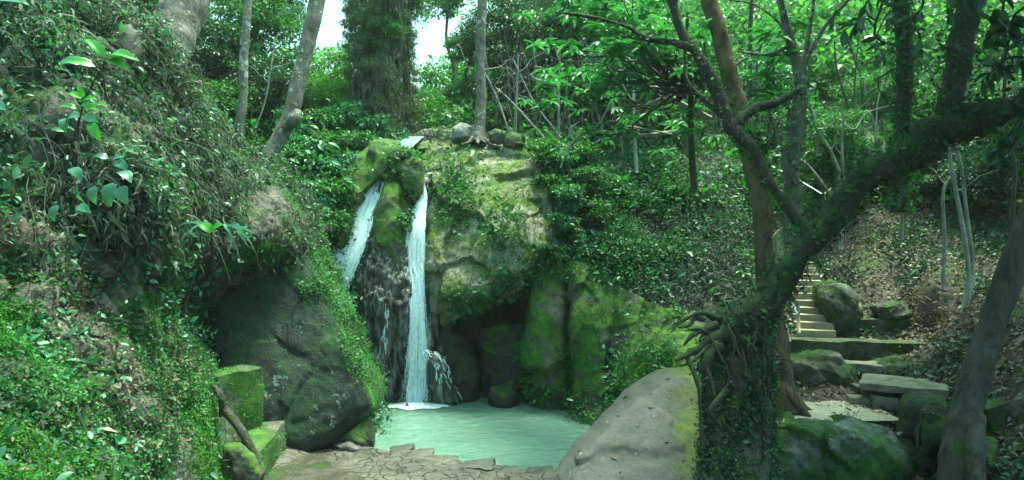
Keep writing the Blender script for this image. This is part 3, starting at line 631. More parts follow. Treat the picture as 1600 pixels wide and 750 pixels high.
# side trickles
for i, (lb, ln) in enumerate([
   ('thin trickle down the wet rock left of the tall fall', [(606, 470, 15.55, 4), (602, 530, 15.5, 5), (596, 580, 15.5, 8), (598, 630, 15.6, 12)]),
   ('splashing side water on the rock right of the tall fall', [(668, 545, 15.3, 8), (684, 560, 15.15, 12), (696, 595, 15.15, 16), (706, 632, 15.3, 22)]),
   ('faint trickle at the far left of the wet rock face', [(562, 540, 15.75, 3), (566, 590, 15.7, 8), (572, 632, 15.7, 12)])]):
    r = np.random.default_rng(90+i); c = cr(np.array([P(*q[:3]) for q in ln]), 40); mb = MB()
    for k in range(45):
        a = r.uniform(0, .85); b = a+r.uniform(.04, .15); n = 8; t = np.linspace(a, b, n)*39; ii = t.astype(int).clip(0, 38)
        x = c[ii]+(c[ii+1]-c[ii])*(t-ii)[:, None]; wv = np.interp(t, np.linspace(0, 39, len(ln)), [q[3] for q in ln])/FPX*15.6
        x = x+np.stack([r.uniform(-.9, .9)*wv+np.cumsum(r.normal(size=n))*.01, -r.uniform(.02, .2)*np.ones(n), 0*t], -1); hw = r.uniform(.003, .009)*np.ones(n)
        mb.add(np.stack([x-np.stack([hw, 0*hw, 0*hw], -1), x+np.stack([hw, 0*hw, 0*hw], -1)], 1).reshape(-1, 3), gridfaces(n, 2))
    tag(mb.build('trickle', M['spray']), lb, kind='stuff')
# foam at the foot
th = np.linspace(0, 2*np.pi, 60, endpoint=False); rr = np.linspace(.05, 1, 8)
Rr = rr[None, :]*(1+.35*fbm(np.stack([np.cos(th)*2, np.sin(th)*2, 0*th], -1), 1, 3, 4))[:, None]
V = np.stack([-2.3+Rr*np.cos(th)[:, None]*.72, 15.4+Rr*np.sin(th)[:, None]*.34, .02+.07*(1-Rr)], -1).reshape(-1, 3); V[:, 2] += np.abs(fbm(V, 9, 2, 2))*.03
tag(build('foam', V, [gridfaces(60, 8, True)], M['spray']), 'white foam where the tall fall meets the pool', kind='stuff')

# ------------------------------------------------------------------ shore stones
V, F = sheet([[(x, y, 0) for y in (0, 1)] for x in (0, 1)], 2, 2)
gx = np.linspace(-4.6, 1.0, 170); gy = np.linspace(8.6, 12.6, 130); GX, GY = np.meshgrid(gx, gy, indexing='ij')
edge = np.interp(GX, [-4.6, -3.4, -2.8, -2.3, -1.6, -.6, .2, 1.0], [12.2, 12.3, 11.95, 11.75, 11.45, 11.1, 10.9, 10.6])
q = np.stack([GX.ravel(), GY.ravel(), 0*GX.ravel()], -1)
gz = .19+fbm(q, 1.4, 4, 5)*.05+(fbm(q, 4, 3, 6)*.03)-np.clip((GY.ravel()-edge.ravel()+.1)*1.6, 0, .9)+np.clip((-3.6-GX.ravel())*.35, 0, 1)+np.clip(10-GY.ravel(), 0, 9)*.2
V = np.stack([GX.ravel(), GY.ravel(), gz], -1)
tag(build('shore', V, [gridfaces(170, 130)], M['shore']), 'wet stony shore of the pool in the foreground', kind='structure')
fl = [(655, 712, 22, 8), (692, 722, 24, 9), (748, 733, 25, 8), (788, 741, 24, 8), (720, 738, 26, 8), (625, 706, 20, 6), (660, 735, 28, 9), (600, 722, 26, 8), (590, 741, 24, 6), (845, 741, 18, 6)]
fll = ['pale flat stone at the pool rim nearest the huge boulder', 'flat stone at the pool rim second in the row', 'dark rectangular stone standing proud in the rim row', 'flat stone ending the rim row beside open water', 'flat stone bedded just in front of the dark rectangular one',
       'small worn stone where the rim row starts', 'broad flat stone in the middle of the shore', 'cracked flat stone on the shore left of the rim row', 'lowest flat stone on the left of the shore', 'thin dark stone against the grey slanting slab']
for i, (a, b, wx, hy) in enumerate(fl):
    d = 3.9/((b-375)/1000.); c = P(a, b, d); hx = wx/1000*d; r = np.random.default_rng(100+i)
    g = 14; u = np.linspace(-1, 1, g); U, Vv = np.meshgrid(u, u, indexing='ij'); rim = np.maximum(abs(U), abs(Vv))
    top = np.stack([c[0]+U*hx*(1+.08*r.normal()*Vv), c[1]+Vv*.22*(1+.15*r.normal()*U), .175+.04*(i == 2)+.015*U*r.normal()+0*U-.03*rim**6], -1).reshape(-1, 3)
    bot = top.copy(); bot[:, 2] -= .12; top = top+fbm(top, 6, 3, i)[:, None]*np.array([.09, .09, .018])
    idx = np.arange(g*g).reshape(g, g); ring = np.concatenate((idx[0, :-1], idx[:-1, -1], idx[-1, :0:-1], idx[:0:-1, 0])); nxt = np.roll(ring, -1); o_ = g*g
    tag(build('flagstone', np.concatenate((top, bot)), [gridfaces(g, g), gridfaces(g, g)[:, ::-1]+o_, np.stack([ring, ring+o_, nxt+o_, nxt], -1)], M['flag']), fll[i], 'stone', 'flat stones at the pool rim')

# grey slab in the foreground
M['greymoss'] = rockmat('grey_slab_mossy', (.03, .038, .032), (.06, .073, .061), moss=.56, mossup=0, mscale=1.2, mbox=(1.84, .55, -.45, 1.6), cracks=.35, cscale=.45, mc=((.05, .08, .02), (.09, .14, .03)), bump=.35, fine=22)
go, GV, GF = rock('boulder', 'smooth grey slanting slab of rock in the foreground by the pool', 'boulder',
   [(1058, 589), (1092, 590), (1103, 620), (1104, 680), (1100, 760), (1080, 850), (960, 870), (890, 830), (876, 760), (908, 716), (956, 664), (992, 624), (1024, 602)], 9.2, .32, M['greymoss'], tilt=(-.0006, -.0095), back=1.0, amp=.04, sc_=.8, fac=3, fdep=.2, seed=71, p=8, na=240, nr=70, fine=.014)
mb = MB(); mb.add(*cover(GV, GF, 70, .06, .03, lambda c, n: np.clip(n[:, 2], 0, 1), lift=.1, up=1, jit=.002)); tag(mb.build('leaf_litter', M['litter']), 'few fallen leaves lying on the grey slanting slab', kind='stuff')

# ------------------------------------------------------------------ masonry
def rbox(c0, c1, mat, name, parent=None, h=None, amp=.03, seed=0, res=.08, rot=0., sc_=2.5):
    """rough block between corners c0 and c1 (world), rotated about its centre"""
    c0 = np.array(c0, float); c1 = np.array(c1, float); c = (c0+c1)/2; s = np.abs(c1-c0)/2
    mb = MB()
    for axi in range(3):
        for sg in (-1, 1):
            a, b = [k for k in range(3) if k != axi]; na = max(3, int(2*s[a]/res)+1); nb = max(3, int(2*s[b]/res)+1)
            U, W = np.meshgrid(np.linspace(-1, 1, na), np.linspace(-1, 1, nb), indexing='ij'); v = np.zeros((na*nb, 3)); v[:, a] = U.ravel()*s[a]; v[:, b] = W.ravel()*s[b]; v[:, axi] = sg*s[axi]
            f = gridfaces(na, nb); flip = (sg > 0) == (axi == 1); mb.add(v, f[:, ::-1] if flip else f)
    V, F = mb.get()
    q = V+c; V = V+np.stack([fbm(q, sc_, 3, seed), fbm(q, sc_, 3, seed+5), fbm(q, sc_, 3, seed+9)], -1)*amp
    e = np.sort(np.abs(V)/s, axis=1)[:, 1]; V = V*(1-.03*np.clip(e-.8, 0, 1)/.2*np.minimum(1, .3/s.max()))[:, None]
    cs, sn = math.cos(rot), math.sin(rot); V = np.stack([V[:, 0]*cs-V[:, 1]*sn, V[:, 0]*sn+V[:, 1]*cs, V[:, 2]], -1)+c
    if parent is None: return build(name, V, F, mat), V, F
    return build(name, V, F, mat, parent), V, F
def wallpx(name, label, cat, a, b, ztop, zbot, depth, mat, seed=0, parent=None, amp=.04):
    """block whose front top edge runs from a=(px,d) to b=(px,d)"""
    A = P(a[0], 0, a[1])[:2]; B = P(b[0], 0, b[1])[:2]; m = (A+B)/2; L = np.linalg.norm(B-A); ang = math.atan2(B[1]-A[1], B[0]-A[0])
    nrm = np.array([-math.sin(ang), math.cos(ang)]); c = m+nrm*depth/2
    o, V, F = rbox((c[0]-L/2, c[1]-depth/2, zbot), (c[0]+L/2, c[1]+depth/2, ztop), mat, name, parent, amp=amp, seed=seed, rot=ang)
    if label: tag(o, label, cat)
    return o, V, F
# left mossy wall and bench block
o, V, F = wallpx('mossy_wall', 'tall bright mossy block of wall at the foot of the left bank', 'wall', (340, 10.15), (411, 11.0), 1.83, .1, .5, M['wallmoss'], 1, amp=.05)
grow(o, 'moss_tufts', 'moss_leaf', V, F, 5000, .022, .011, None, lift=1, up=.4, jit=.01)
o, V, F = wallpx('stone_bench', 'low mossy stone bench beside the huge boulder', 'bench', (400, 9.5), (446, 11.3), .80, -.1, .75, M['wallmoss'], 2, amp=.04)
grow(o, 'moss_tufts', 'moss_leaf', V, F, 3500, .022, .011, lambda c, n: (n[:, 2] < .5)*1., lift=1, up=.4, jit=.01)
# right terraces
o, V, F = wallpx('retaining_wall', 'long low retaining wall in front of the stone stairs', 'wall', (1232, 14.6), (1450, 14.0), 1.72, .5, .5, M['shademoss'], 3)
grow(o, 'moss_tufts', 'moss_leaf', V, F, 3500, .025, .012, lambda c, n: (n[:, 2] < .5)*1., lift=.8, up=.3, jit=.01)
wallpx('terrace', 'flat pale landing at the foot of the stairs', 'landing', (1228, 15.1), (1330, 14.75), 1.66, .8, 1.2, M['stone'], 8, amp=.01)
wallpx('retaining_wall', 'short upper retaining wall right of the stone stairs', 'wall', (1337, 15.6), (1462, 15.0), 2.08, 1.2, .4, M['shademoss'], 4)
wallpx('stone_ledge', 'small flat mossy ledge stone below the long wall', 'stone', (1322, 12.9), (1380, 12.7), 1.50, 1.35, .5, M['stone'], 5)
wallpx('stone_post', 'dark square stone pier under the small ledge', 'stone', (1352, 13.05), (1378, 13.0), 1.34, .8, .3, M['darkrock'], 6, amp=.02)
# slab table
tb = empty('stone_table', P(1420, 640, 11.0), 'stone slab table with dark supports beside the path', 'table')
o, V, F = wallpx('table_slab', None, None, (1342, 11.6), (1482, 10.9), 1.42, 1.30, .95, M['stone'], 7, tb, amp=.05)
wallpx('support', None, None, (1432, 11.25), (1470, 11.1), 1.29, -.2, .5, M['darkrock'], 12, tb, amp=.05)
wallpx('support', None, None, (1345, 11.8), (1395, 11.6), 1.29, .6, .5, M['stone'], 13, tb, amp=.05)
for i, (a, b, z0, z1, lb) in enumerate([((1328, 11.6), (1360, 11.5), 1.14, .98, 'thin flat stone lying in front of the slab table'), ((1365, 11.4), (1405, 11.3), 1.2, .98, 'squared stone block under the slab table edge'), ((1340, 11.9), (1362, 11.9), 1.27, 1.0, 'small round packing stone behind the flat stones')]):
    wallpx('stone', lb, 'stone', a, b, z0, z1, .3, M['flag'] if i == 2 else M['stone'], 20+i, amp=.03)
# path
gx = np.linspace(-1, 1, 90); gy = np.linspace(-1, 1, 50); GX, GY = np.meshgrid(gx, gy, indexing='ij')
xx = 5.25+GX*1.25; yy = 11.25+GY*.62+GX*.05; q = np.stack([xx.ravel(), yy.ravel(), 0*xx.ravel()], -1)
zz = 1.03+fbm(q, 2, 3, 3)*.02-.28*np.clip(np.maximum(abs(GX), abs(GY)).ravel()+.15*fbm(q, 2.2, 3, 8)-.85, 0, 1)
tag(build('path', np.stack([xx.ravel(), yy.ravel(), zz], -1), [gridfaces(90, 50)], M['sand']), 'pale sandy path between the trees on the right', kind='structure')
# stairs
st = empty('stone_stairs', P(1265, 535, 15.6), 'narrow concrete stairs climbing behind the long wall', 'stairs')
A0 = np.array([6.86, 15.45]); dirv = norm(np.array([.30, 1.])); side = np.array([dirv[1], -dirv[0]]); ang = math.atan2(side[1], side[0])
for k in range(11):
    b0 = A0+dirv*.27*k; wdt = .88; c = b0+side*wdt/2+dirv*.45; zt = 1.68+.155*(k+1)
    if k > 8: c = c+side*-.05*(k-9)
    rbox((c[0]-wdt/2, c[1]-.45, zt-.5), (c[0]+wdt/2, c[1]+.45, zt), M['step'], 'step', st, amp=.018, seed=40+k, rot=ang, sc_=4, res=.07)
o, V, F = rbox((6.55, 15.6, 1.0), (6.8, 18.2, 2.3), M['stone'], 'stair_wall', st, amp=.04, rot=-.29)
# rocks on right side
rr_ = [
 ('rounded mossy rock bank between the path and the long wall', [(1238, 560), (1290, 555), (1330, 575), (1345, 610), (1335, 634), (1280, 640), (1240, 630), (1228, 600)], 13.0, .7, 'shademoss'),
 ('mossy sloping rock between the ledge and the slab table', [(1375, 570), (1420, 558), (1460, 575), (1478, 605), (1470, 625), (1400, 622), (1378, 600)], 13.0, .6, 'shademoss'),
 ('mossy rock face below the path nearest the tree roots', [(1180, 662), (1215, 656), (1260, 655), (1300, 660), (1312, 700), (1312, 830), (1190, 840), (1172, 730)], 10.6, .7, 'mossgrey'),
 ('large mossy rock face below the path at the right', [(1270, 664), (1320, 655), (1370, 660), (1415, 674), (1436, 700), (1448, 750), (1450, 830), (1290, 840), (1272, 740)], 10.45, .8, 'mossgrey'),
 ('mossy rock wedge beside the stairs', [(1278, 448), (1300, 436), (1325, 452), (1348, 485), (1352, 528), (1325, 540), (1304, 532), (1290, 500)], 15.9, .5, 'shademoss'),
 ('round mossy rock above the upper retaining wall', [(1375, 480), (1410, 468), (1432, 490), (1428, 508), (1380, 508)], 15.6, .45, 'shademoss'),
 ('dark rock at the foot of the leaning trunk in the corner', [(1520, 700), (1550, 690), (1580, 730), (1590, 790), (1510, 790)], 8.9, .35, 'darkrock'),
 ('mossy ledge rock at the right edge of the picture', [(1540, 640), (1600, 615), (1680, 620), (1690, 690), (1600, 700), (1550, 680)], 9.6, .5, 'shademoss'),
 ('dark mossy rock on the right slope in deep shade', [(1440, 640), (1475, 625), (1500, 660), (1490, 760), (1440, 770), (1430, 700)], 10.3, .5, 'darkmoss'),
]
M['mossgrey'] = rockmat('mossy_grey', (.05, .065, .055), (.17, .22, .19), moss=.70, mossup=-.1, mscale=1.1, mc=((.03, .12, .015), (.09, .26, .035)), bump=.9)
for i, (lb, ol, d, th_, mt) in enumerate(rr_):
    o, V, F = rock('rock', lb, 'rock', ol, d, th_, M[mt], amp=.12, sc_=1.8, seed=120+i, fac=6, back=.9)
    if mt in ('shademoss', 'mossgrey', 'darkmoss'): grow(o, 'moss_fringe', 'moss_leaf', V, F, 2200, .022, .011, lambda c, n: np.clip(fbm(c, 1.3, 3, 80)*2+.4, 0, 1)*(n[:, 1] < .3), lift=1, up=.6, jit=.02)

# railing, posts and boards
hr = empty('handrail', P(1263, 320, 17.5), 'thin metal handrail climbing above the stairs', 'handrail')
def rod(pts, r, name, mat, parent, sides=8):
    V, F = tube(PP(pts), [r]*len(pts), 12 if len(pts) > 2 else 2, sides, 0); return build(name, V, F, mat, parent)
rod([(1188, 248, 19), (1210, 262, 18.6), (1240, 277, 18.1)], .02, 'rail', M['rail'], hr)
rod([(1242, 278, 18.1), (1284, 303, 17.3)], .02, 'rail', M['rail'], hr)
rod([(1200, 337, 17.4), (1228, 323, 17.8)], .02, 'rail', M['rail'], hr)
rod([(1284, 303, 17.3), (1286, 345, 17.3)], .025, 'post', M['darkwood'], hr)
def board(name, label, cat, c4_, mat, thick=.03, parent=None):
    q = PP(c4_); n = norm(np.cross(q[1]-q[0], q[3]-q[0]));  n = n if n[1] < 0 else -n
    V = np.concatenate((q, q-n*thick)); F = np.array([[0, 1, 2, 3], [7, 6, 5, 4], [0, 4, 5, 1], [1, 5, 6, 2], [2, 6, 7, 3], [3, 7, 4, 0]])
    o = build(name, V, [F], mat, parent, smooth=False)
    if label: tag(o, label, cat)
    return o, n
sg = empty('sign_board', P(1290, 330, 17.0), 'small pale board on a brown post beside the handrail', 'sign')
board('panel', None, None, [(1288, 302, 17.0), (1300, 293, 17.0), (1302, 305, 17.0), (1290, 312, 17.0)], M['signwhite'], parent=sg)
for k, (a, b) in enumerate([((1290, 303.5), (1299, 297.5)), ((1290.5, 306), (1300, 300)), ((1291, 308.5), (1300, 303))]):
    board('lettering', None, None, [(a[0], a[1], 16.96), (b[0], b[1], 16.96), (b[0], b[1]+.9, 16.96), (a[0], a[1]+.9, 16.96)], M['ink'], .004, sg)
board('panel', None, None, [(1289, 310, 17.02), (1301, 304, 17.02), (1301, 306.5, 17.02), (1290, 313, 17.02)], M['signwhite'], parent=sg)
rod([(1288, 300, 17.1), (1289, 350, 17.1)], .035, 'post', M['darkwood'], sg)
wp = empty('wooden_board', P(1217, 400, 13.5), 'weathered upright wooden board with pointed top beside the orange trunk', 'board')
board('plank', None, None, [(1209, 368, 13.5), (1221, 355, 13.5), (1225, 400, 13.5), (1227, 440, 13.5), ][:4], M['wood'], .05, wp)
board('plank', None, None, [(1207, 372, 13.52), (1213, 366, 13.52), (1226, 450, 13.52), (1213, 450, 13.52)], M['wood'], .05, wp)
pst = empty('railing_post', P(1247, 520, 15.4), 'pale bamboo post with a blue pipe beside the stairs', 'post')
rod([(1246, 470, 15.3), (1248, 520, 15.2)], .045, 'bamboo', M['wood'], pst)
rod([(1236, 470, 15.5), (1246, 490, 15.2)], .02, 'pipe', M['bluepipe'], pst)
for k, (a, b, d) in enumerate([((1233, 535), (1216, 470), 14.5)]):
    V, F = tube(PP([(a[0], a[1], d), (b[0], b[1], d+.8)]), [.05, .05], 2, 8, 0)
    tag(build('leaning_pole', V, F, M['darkwood']), 'grey pole leaning behind the post at the stair foot', 'pole')

# ------------------------------------------------------------------ trees
def limb(mb, pts, n=None, sides=12, bump=.08, bs=3., seed=0):
    """pts: (px,py,d,width_px)"""
    w = PP(pts); r = [q[3]/2/FPX*q[2] for q in pts]; n = n or max(8, len(pts)*6)
    V, F = tube(w, r, n, sides, bump, bs, seed); mb.add(V, F); return V, F
def sway(a, b, k=5, s=.15, r=None):
    r = r or rng; t = np.linspace(0, 1, k)[:, None]; q = a*(1-t)+b*t; L = np.linalg.norm(b-a); q[1:-1] += r.normal(size=(k-2, 3))*s*L/k; return q
def tree(name, label, group, limbs, mat, ivy=0, ivm='leaf', extra=None, twigs=0, seed=0, ivl=.09, bump=.08, roots=0, ivymask=None):
    b = PP(limbs[0])[0]
    root = empty(name, b, label, 'tree', group); mb = MB(); tot = []
    for i, l in enumerate(limbs):
        V, F = limb(mb, l, n=max(20, len(l)*12), sides=16 if l[0][3] > 12 else 8, seed=seed+i, bump=bump); tot.append((V, F, l))
    r = np.random.default_rng(seed+5)
    for k in range(roots):
        a = 2*np.pi*k/roots+r.uniform(-.3, .3); rb = limbs[0][0][3]/2/FPX*limbs[0][0][2]
        p0 = b+np.array([0, 0, rb*1.2]); p1 = b+np.array([math.cos(a), math.sin(a), .05])*rb*1.1; p2 = b+np.array([math.cos(a)*2.3, math.sin(a)*2.3, -.35])*rb+r.normal(size=3)*.05
        mb.tube([p0, p1, p2], [rb*.4, rb*.22, rb*.06], 12, 8, .1, 5, k)
    t = mb.build('trunk', M[mat], root)
    if ivy:
        mv = MB(); 
        for V, F, l in tot:
            ln = np.linalg.norm(np.diff(PP(l), axis=0), axis=1).sum()
            if l[0][3] < 5: continue
            mv.add(*cover(V, F[0], int(ivy*ln*min(1, (np.mean([q[3] for q in l])/FPX*l[0][2]/.42)**1.5)), ivl, ivl*.6, ivymask, lift=.9, up=.4, jit=.07, r=r))
        if mv.n: mv.build('ivy', M[ivm], root)
    return root, tot
# crown meshes shared between trees
def crown_mesh(name, nclump, nleaf, L, W, mat, seed, shape=(1, 1, .8), droop=.35, tpl=LEAF4, cs=.26, twig=True):
    r = np.random.default_rng(seed)
    cc = norm(r.normal(size=(nclump, 3)))*(r.random((nclump, 1))**.45)*np.array(shape)
    k = r.integers(0, nclump, nleaf); sz = r.uniform(.5, 1.3, nclump)[k][:, None]*cs
    off = norm(r.normal(size=(nleaf, 3)))*(r.random((nleaf, 1))**.5)*sz*np.array([1.2, 1.2, .6]); pos = cc[k]+off
    d = norm(off)+r.normal(size=(nleaf, 3))*.6+np.array([0, 0, -droop]); nn = np.array([0, 0, 1.])+r.normal(size=(nleaf, 3))*.55
    s = r.lognormal(0, .3, nleaf); V, F = leaves(pos, d, nn, L*s, W*s, tpl)
    me = mk_mesh(name, V, F, True); me.materials.append(M[mat]); 
    return me, cc
def limbs_mesh(cc, seed, mat, rad=.02):
    r = np.random.default_rng(seed); mb = MB(); base = np.array([0, 0, -1.0])
    for c in cc[::2]:
        m_ = base*(.5)+c*.5*np.array([.5, .5, .9])+np.array([0, 0, .1]); mb.tube([base*.75, m_, c], [rad, rad*.6, rad*.2], 10, 5, 0, close=False)
    V, F = mb.get(); me = mk_mesh('limbs', V, F, True); me.materials.append(M[mat]); return me
# unit-size crowns (radius about 1), leaf size relative
T = {}
def T_add(k, *a, barkm='bark_mid', **kw):
    me, cc = crown_mesh(k, *a, **kw); T[k] = (me, limbs_mesh(cc, 3, barkm))
T_add('broad', 60, 12000, .062, .034, 'leaf', 1)
T_add('broad2', 50, 11000, .066, .03, 'leaf', 2, cs=.3)
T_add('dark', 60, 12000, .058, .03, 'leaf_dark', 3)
T_add('shrub', 26, 1500, .17, .085, 'leaf_teal', 14, cs=.36, tpl=LEAF8, droop=.5)
T_add('shrub2', 26, 1900, .14, .07, 'leaf', 15, cs=.36, tpl=LEAF8, droop=.3)
T_add('teal', 46, 7000, .09, .042, 'leaf_teal', 4, cs=.28)
T_add('bright', 60, 12000, .058, .032, 'leaf_bright', 5, barkm='bark_pale')
T_add('far', 70, 13000, .055, .032, 'leaf_far', 6, cs=.24)
T_add('far2', 55, 12000, .06, .035, 'leaf_far', 7, cs=.28)
M['leaf_vine'] = leafmat('leaf_vine', [(.07, .10, .05), (.13, .16, .09), (.08, .18, .06), (.18, .18, .12)])
T_add('weep', 60, 9000, .075, .026, 'leaf_vine', 8, shape=(.8, .8, 1.1), droop=1.6, cs=.3)
def leafy(name, label, cat, group, px, py, d, r, kind, rz=None, sq=(1, 1, 1), trunk='bark_mid', tw=.05, ground=True, lean=0):
    """a tree or shrub: Empty on the ground, trunk, limbs and crown"""
    c = P(px, py, d); gx_, gy_ = c[0]+lean, c[1]; gz_ = tzn(gx_, gy_)
    if gz_ > c[2]-r*.3: gz_ = c[2]-r*.8
    root = empty(name, (gx_, gy_, gz_), label, cat, group)
    rz = rng.uniform(0, 6.28) if rz is None else rz
    me, lm = T[kind]
    for nm, m_ in (('crown', me), ('limbs', lm)):
        o = bpy.data.objects.new(nm, m_); col.objects.link(o); o.parent = root
        o.location = (c-np.array([gx_, gy_, gz_])).tolist(); o.rotation_euler = (0, 0, rz); o.scale = (r*sq[0], r*sq[1], r*sq[2])
    h = c[2]-gz_-r*.6*sq[2]
    if h > .4:
        q = sway(np.array([gx_, gy_, gz_-.2]), c-np.array([0, 0, r*.55*sq[2]]), 5, .25); rad = tw*r
        V, F = tube(q, [rad*1.3, rad, rad*.9, rad*.8, rad*.6], 24, 9, .08, 3, int(px)); build('trunk', V, F, M[trunk], root)
    return root

# --- far hillside
hill = 'far trees on the bright hillside'
hl = 'leafy tree among many on the bright sunlit hillside behind'
k = 0
for row, (y0, d0, n0, x0, x1) in enumerate([(-60, 52, 12, 800, 1700), (10, 46, 15, 800, 1690), (75, 40, 15, 800, 1680), (130, 35, 15, 790, 1690), (175, 31, 14, 760, 1680)]):
    for i in range(n0):
        px = x0+(x1-x0)*(i+rng.uniform(-.3, .3))/(n0-1); py = y0+rng.uniform(-18, 18); d = d0+rng.uniform(-2, 2)
        leafy('hillside_tree', hl, 'tree', hill, px, py, d, rng.uniform(2.3, 3.4), ['far', 'far2', 'bright'][k % 3], sq=(1, 1, rng.uniform(.8, 1.2)), trunk='bark_pale', tw=.03); k += 1
# --- mid forest: (px,py,d,r,kind,label)
mid = [
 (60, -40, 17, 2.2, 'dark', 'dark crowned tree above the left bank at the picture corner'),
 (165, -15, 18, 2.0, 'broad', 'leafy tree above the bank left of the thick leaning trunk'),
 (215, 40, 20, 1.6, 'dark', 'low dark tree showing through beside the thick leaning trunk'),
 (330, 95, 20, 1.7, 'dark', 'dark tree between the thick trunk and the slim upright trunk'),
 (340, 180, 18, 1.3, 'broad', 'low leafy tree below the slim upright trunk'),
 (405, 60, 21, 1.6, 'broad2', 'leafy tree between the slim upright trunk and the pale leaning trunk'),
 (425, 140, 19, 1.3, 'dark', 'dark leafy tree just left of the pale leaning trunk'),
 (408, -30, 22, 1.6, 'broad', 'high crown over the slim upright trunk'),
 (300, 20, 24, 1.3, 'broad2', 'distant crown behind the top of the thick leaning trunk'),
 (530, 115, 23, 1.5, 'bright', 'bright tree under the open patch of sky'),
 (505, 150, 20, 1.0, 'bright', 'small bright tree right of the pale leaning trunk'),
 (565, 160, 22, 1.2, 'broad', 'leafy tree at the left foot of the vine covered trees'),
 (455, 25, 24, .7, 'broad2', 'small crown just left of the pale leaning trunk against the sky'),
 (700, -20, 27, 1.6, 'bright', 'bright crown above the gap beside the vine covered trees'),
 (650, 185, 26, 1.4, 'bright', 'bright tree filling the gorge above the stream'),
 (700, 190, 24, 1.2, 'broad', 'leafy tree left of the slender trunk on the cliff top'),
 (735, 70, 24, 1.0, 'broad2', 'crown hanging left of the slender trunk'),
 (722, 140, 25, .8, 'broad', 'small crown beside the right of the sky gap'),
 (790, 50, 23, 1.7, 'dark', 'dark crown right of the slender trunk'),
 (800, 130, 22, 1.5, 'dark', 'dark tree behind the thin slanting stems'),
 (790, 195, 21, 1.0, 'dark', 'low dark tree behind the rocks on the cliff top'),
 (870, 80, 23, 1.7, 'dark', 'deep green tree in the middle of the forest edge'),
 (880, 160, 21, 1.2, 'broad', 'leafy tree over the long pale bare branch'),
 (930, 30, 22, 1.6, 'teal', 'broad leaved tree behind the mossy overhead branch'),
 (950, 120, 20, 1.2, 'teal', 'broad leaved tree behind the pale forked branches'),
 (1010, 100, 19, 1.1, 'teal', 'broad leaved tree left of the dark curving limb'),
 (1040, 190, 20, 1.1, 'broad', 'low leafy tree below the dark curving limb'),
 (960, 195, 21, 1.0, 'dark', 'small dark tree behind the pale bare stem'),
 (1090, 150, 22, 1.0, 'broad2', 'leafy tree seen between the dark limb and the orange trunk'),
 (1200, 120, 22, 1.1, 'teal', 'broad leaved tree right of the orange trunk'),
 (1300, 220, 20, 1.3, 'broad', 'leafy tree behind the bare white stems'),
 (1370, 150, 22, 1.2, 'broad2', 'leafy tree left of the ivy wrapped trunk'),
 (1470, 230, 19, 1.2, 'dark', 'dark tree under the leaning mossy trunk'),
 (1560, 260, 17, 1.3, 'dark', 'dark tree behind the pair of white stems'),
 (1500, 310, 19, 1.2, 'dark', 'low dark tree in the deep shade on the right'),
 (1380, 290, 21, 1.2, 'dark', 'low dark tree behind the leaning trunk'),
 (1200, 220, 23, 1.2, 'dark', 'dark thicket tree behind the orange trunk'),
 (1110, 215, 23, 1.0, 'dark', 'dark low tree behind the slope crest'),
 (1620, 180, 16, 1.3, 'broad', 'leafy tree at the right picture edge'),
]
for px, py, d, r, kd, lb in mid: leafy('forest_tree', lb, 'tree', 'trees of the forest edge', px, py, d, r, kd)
for i, (px, d, w_, lb) in enumerate([(568, 20.5, .9, 'left one of the tall trees curtained in hanging vines'), (600, 20, 1.0, 'middle tall tree curtained in hanging vines'), (632, 21, .8, 'right one of the tall trees curtained in hanging vines')]):
    root = leafy('vine_clad_tree', lb, 'tree', 'vine curtained trees', px, 165, d, .8*w_, 'weep', sq=(1, 1, 1.15), trunk='bark_mid', tw=.12)
    for j, (y_, s_) in enumerate([(-50, .95), (0, .95), (50, .9), (105, .85)]):
        o_ = bpy.data.objects.new('crown', T['weep'][0] if (i+j) % 3 else T['broad2'][0]); col.objects.link(o_); o_.parent = root; o_.scale = (s_*w_, s_*w_, s_*1.2); o_.rotation_euler = (0, 0, j+i)
        o_.location = (P(px+rng.uniform(-8, 12), y_, d)-world_origin(root)).tolist()
    q_t = PP([(px, 210, d), (px+3, 120, d), (px+2, 20, d), (px+6, -80, d)]); V, F = tube(q_t, [.16, .13, .12, .1], 30, 9, .08); build('trunk', V, F, M['bark_mid'], root)

# shrubs left of the falls
shr = [(430, 265, 16.0, .6), (455, 250, 16.5, .6), (480, 240, 16.8, .7), (500, 270, 16.6, .65), (525, 230, 17.6, .7), (548, 260, 17.2, .6), (575, 230, 17.8, .55), (520, 300, 16.3, .55), (490, 310, 15.8, .6), (455, 300, 15.6, .6), (505, 345, 15.6, .5), (470, 345, 15.2, .5), (545, 190, 19, .7), (500, 195, 18.6, .7), (590, 200, 19, .5), (465, 200, 18, .7), (530, 340, 16.2, .4)]
for i, (px, py, d, r) in enumerate(shr): leafy('shrub', 'leafy shrub in the dense thicket left of the waterfall', 'shrub', 'thicket left of the falls', px, py, d, r, ['shrub', 'shrub2', 'shrub'][i % 3], tw=.03)
shr = [(850, 235, 17.8, .5), (875, 255, 17.4, .5), (900, 240, 18, .55), (860, 290, 16.9, .45), (890, 310, 16.6, .5), (920, 280, 17.2, .5), (930, 330, 16.6, .45), (880, 350, 16.2, .4), (960, 300, 17.2, .4), (860, 395, 15.7, .35), (905, 385, 15.9, .35), (970, 360, 16.4, .4), (1010, 340, 16.8, .35)]
for i, (px, py, d, r) in enumerate(shr[:10]): leafy('shrub', 'leafy shrub on the green slope right of the pale slab', 'shrub', 'shrubs on the right slope', px, py, d, r, ['shrub2', 'shrub', 'shrub2'][i % 3], tw=.03)

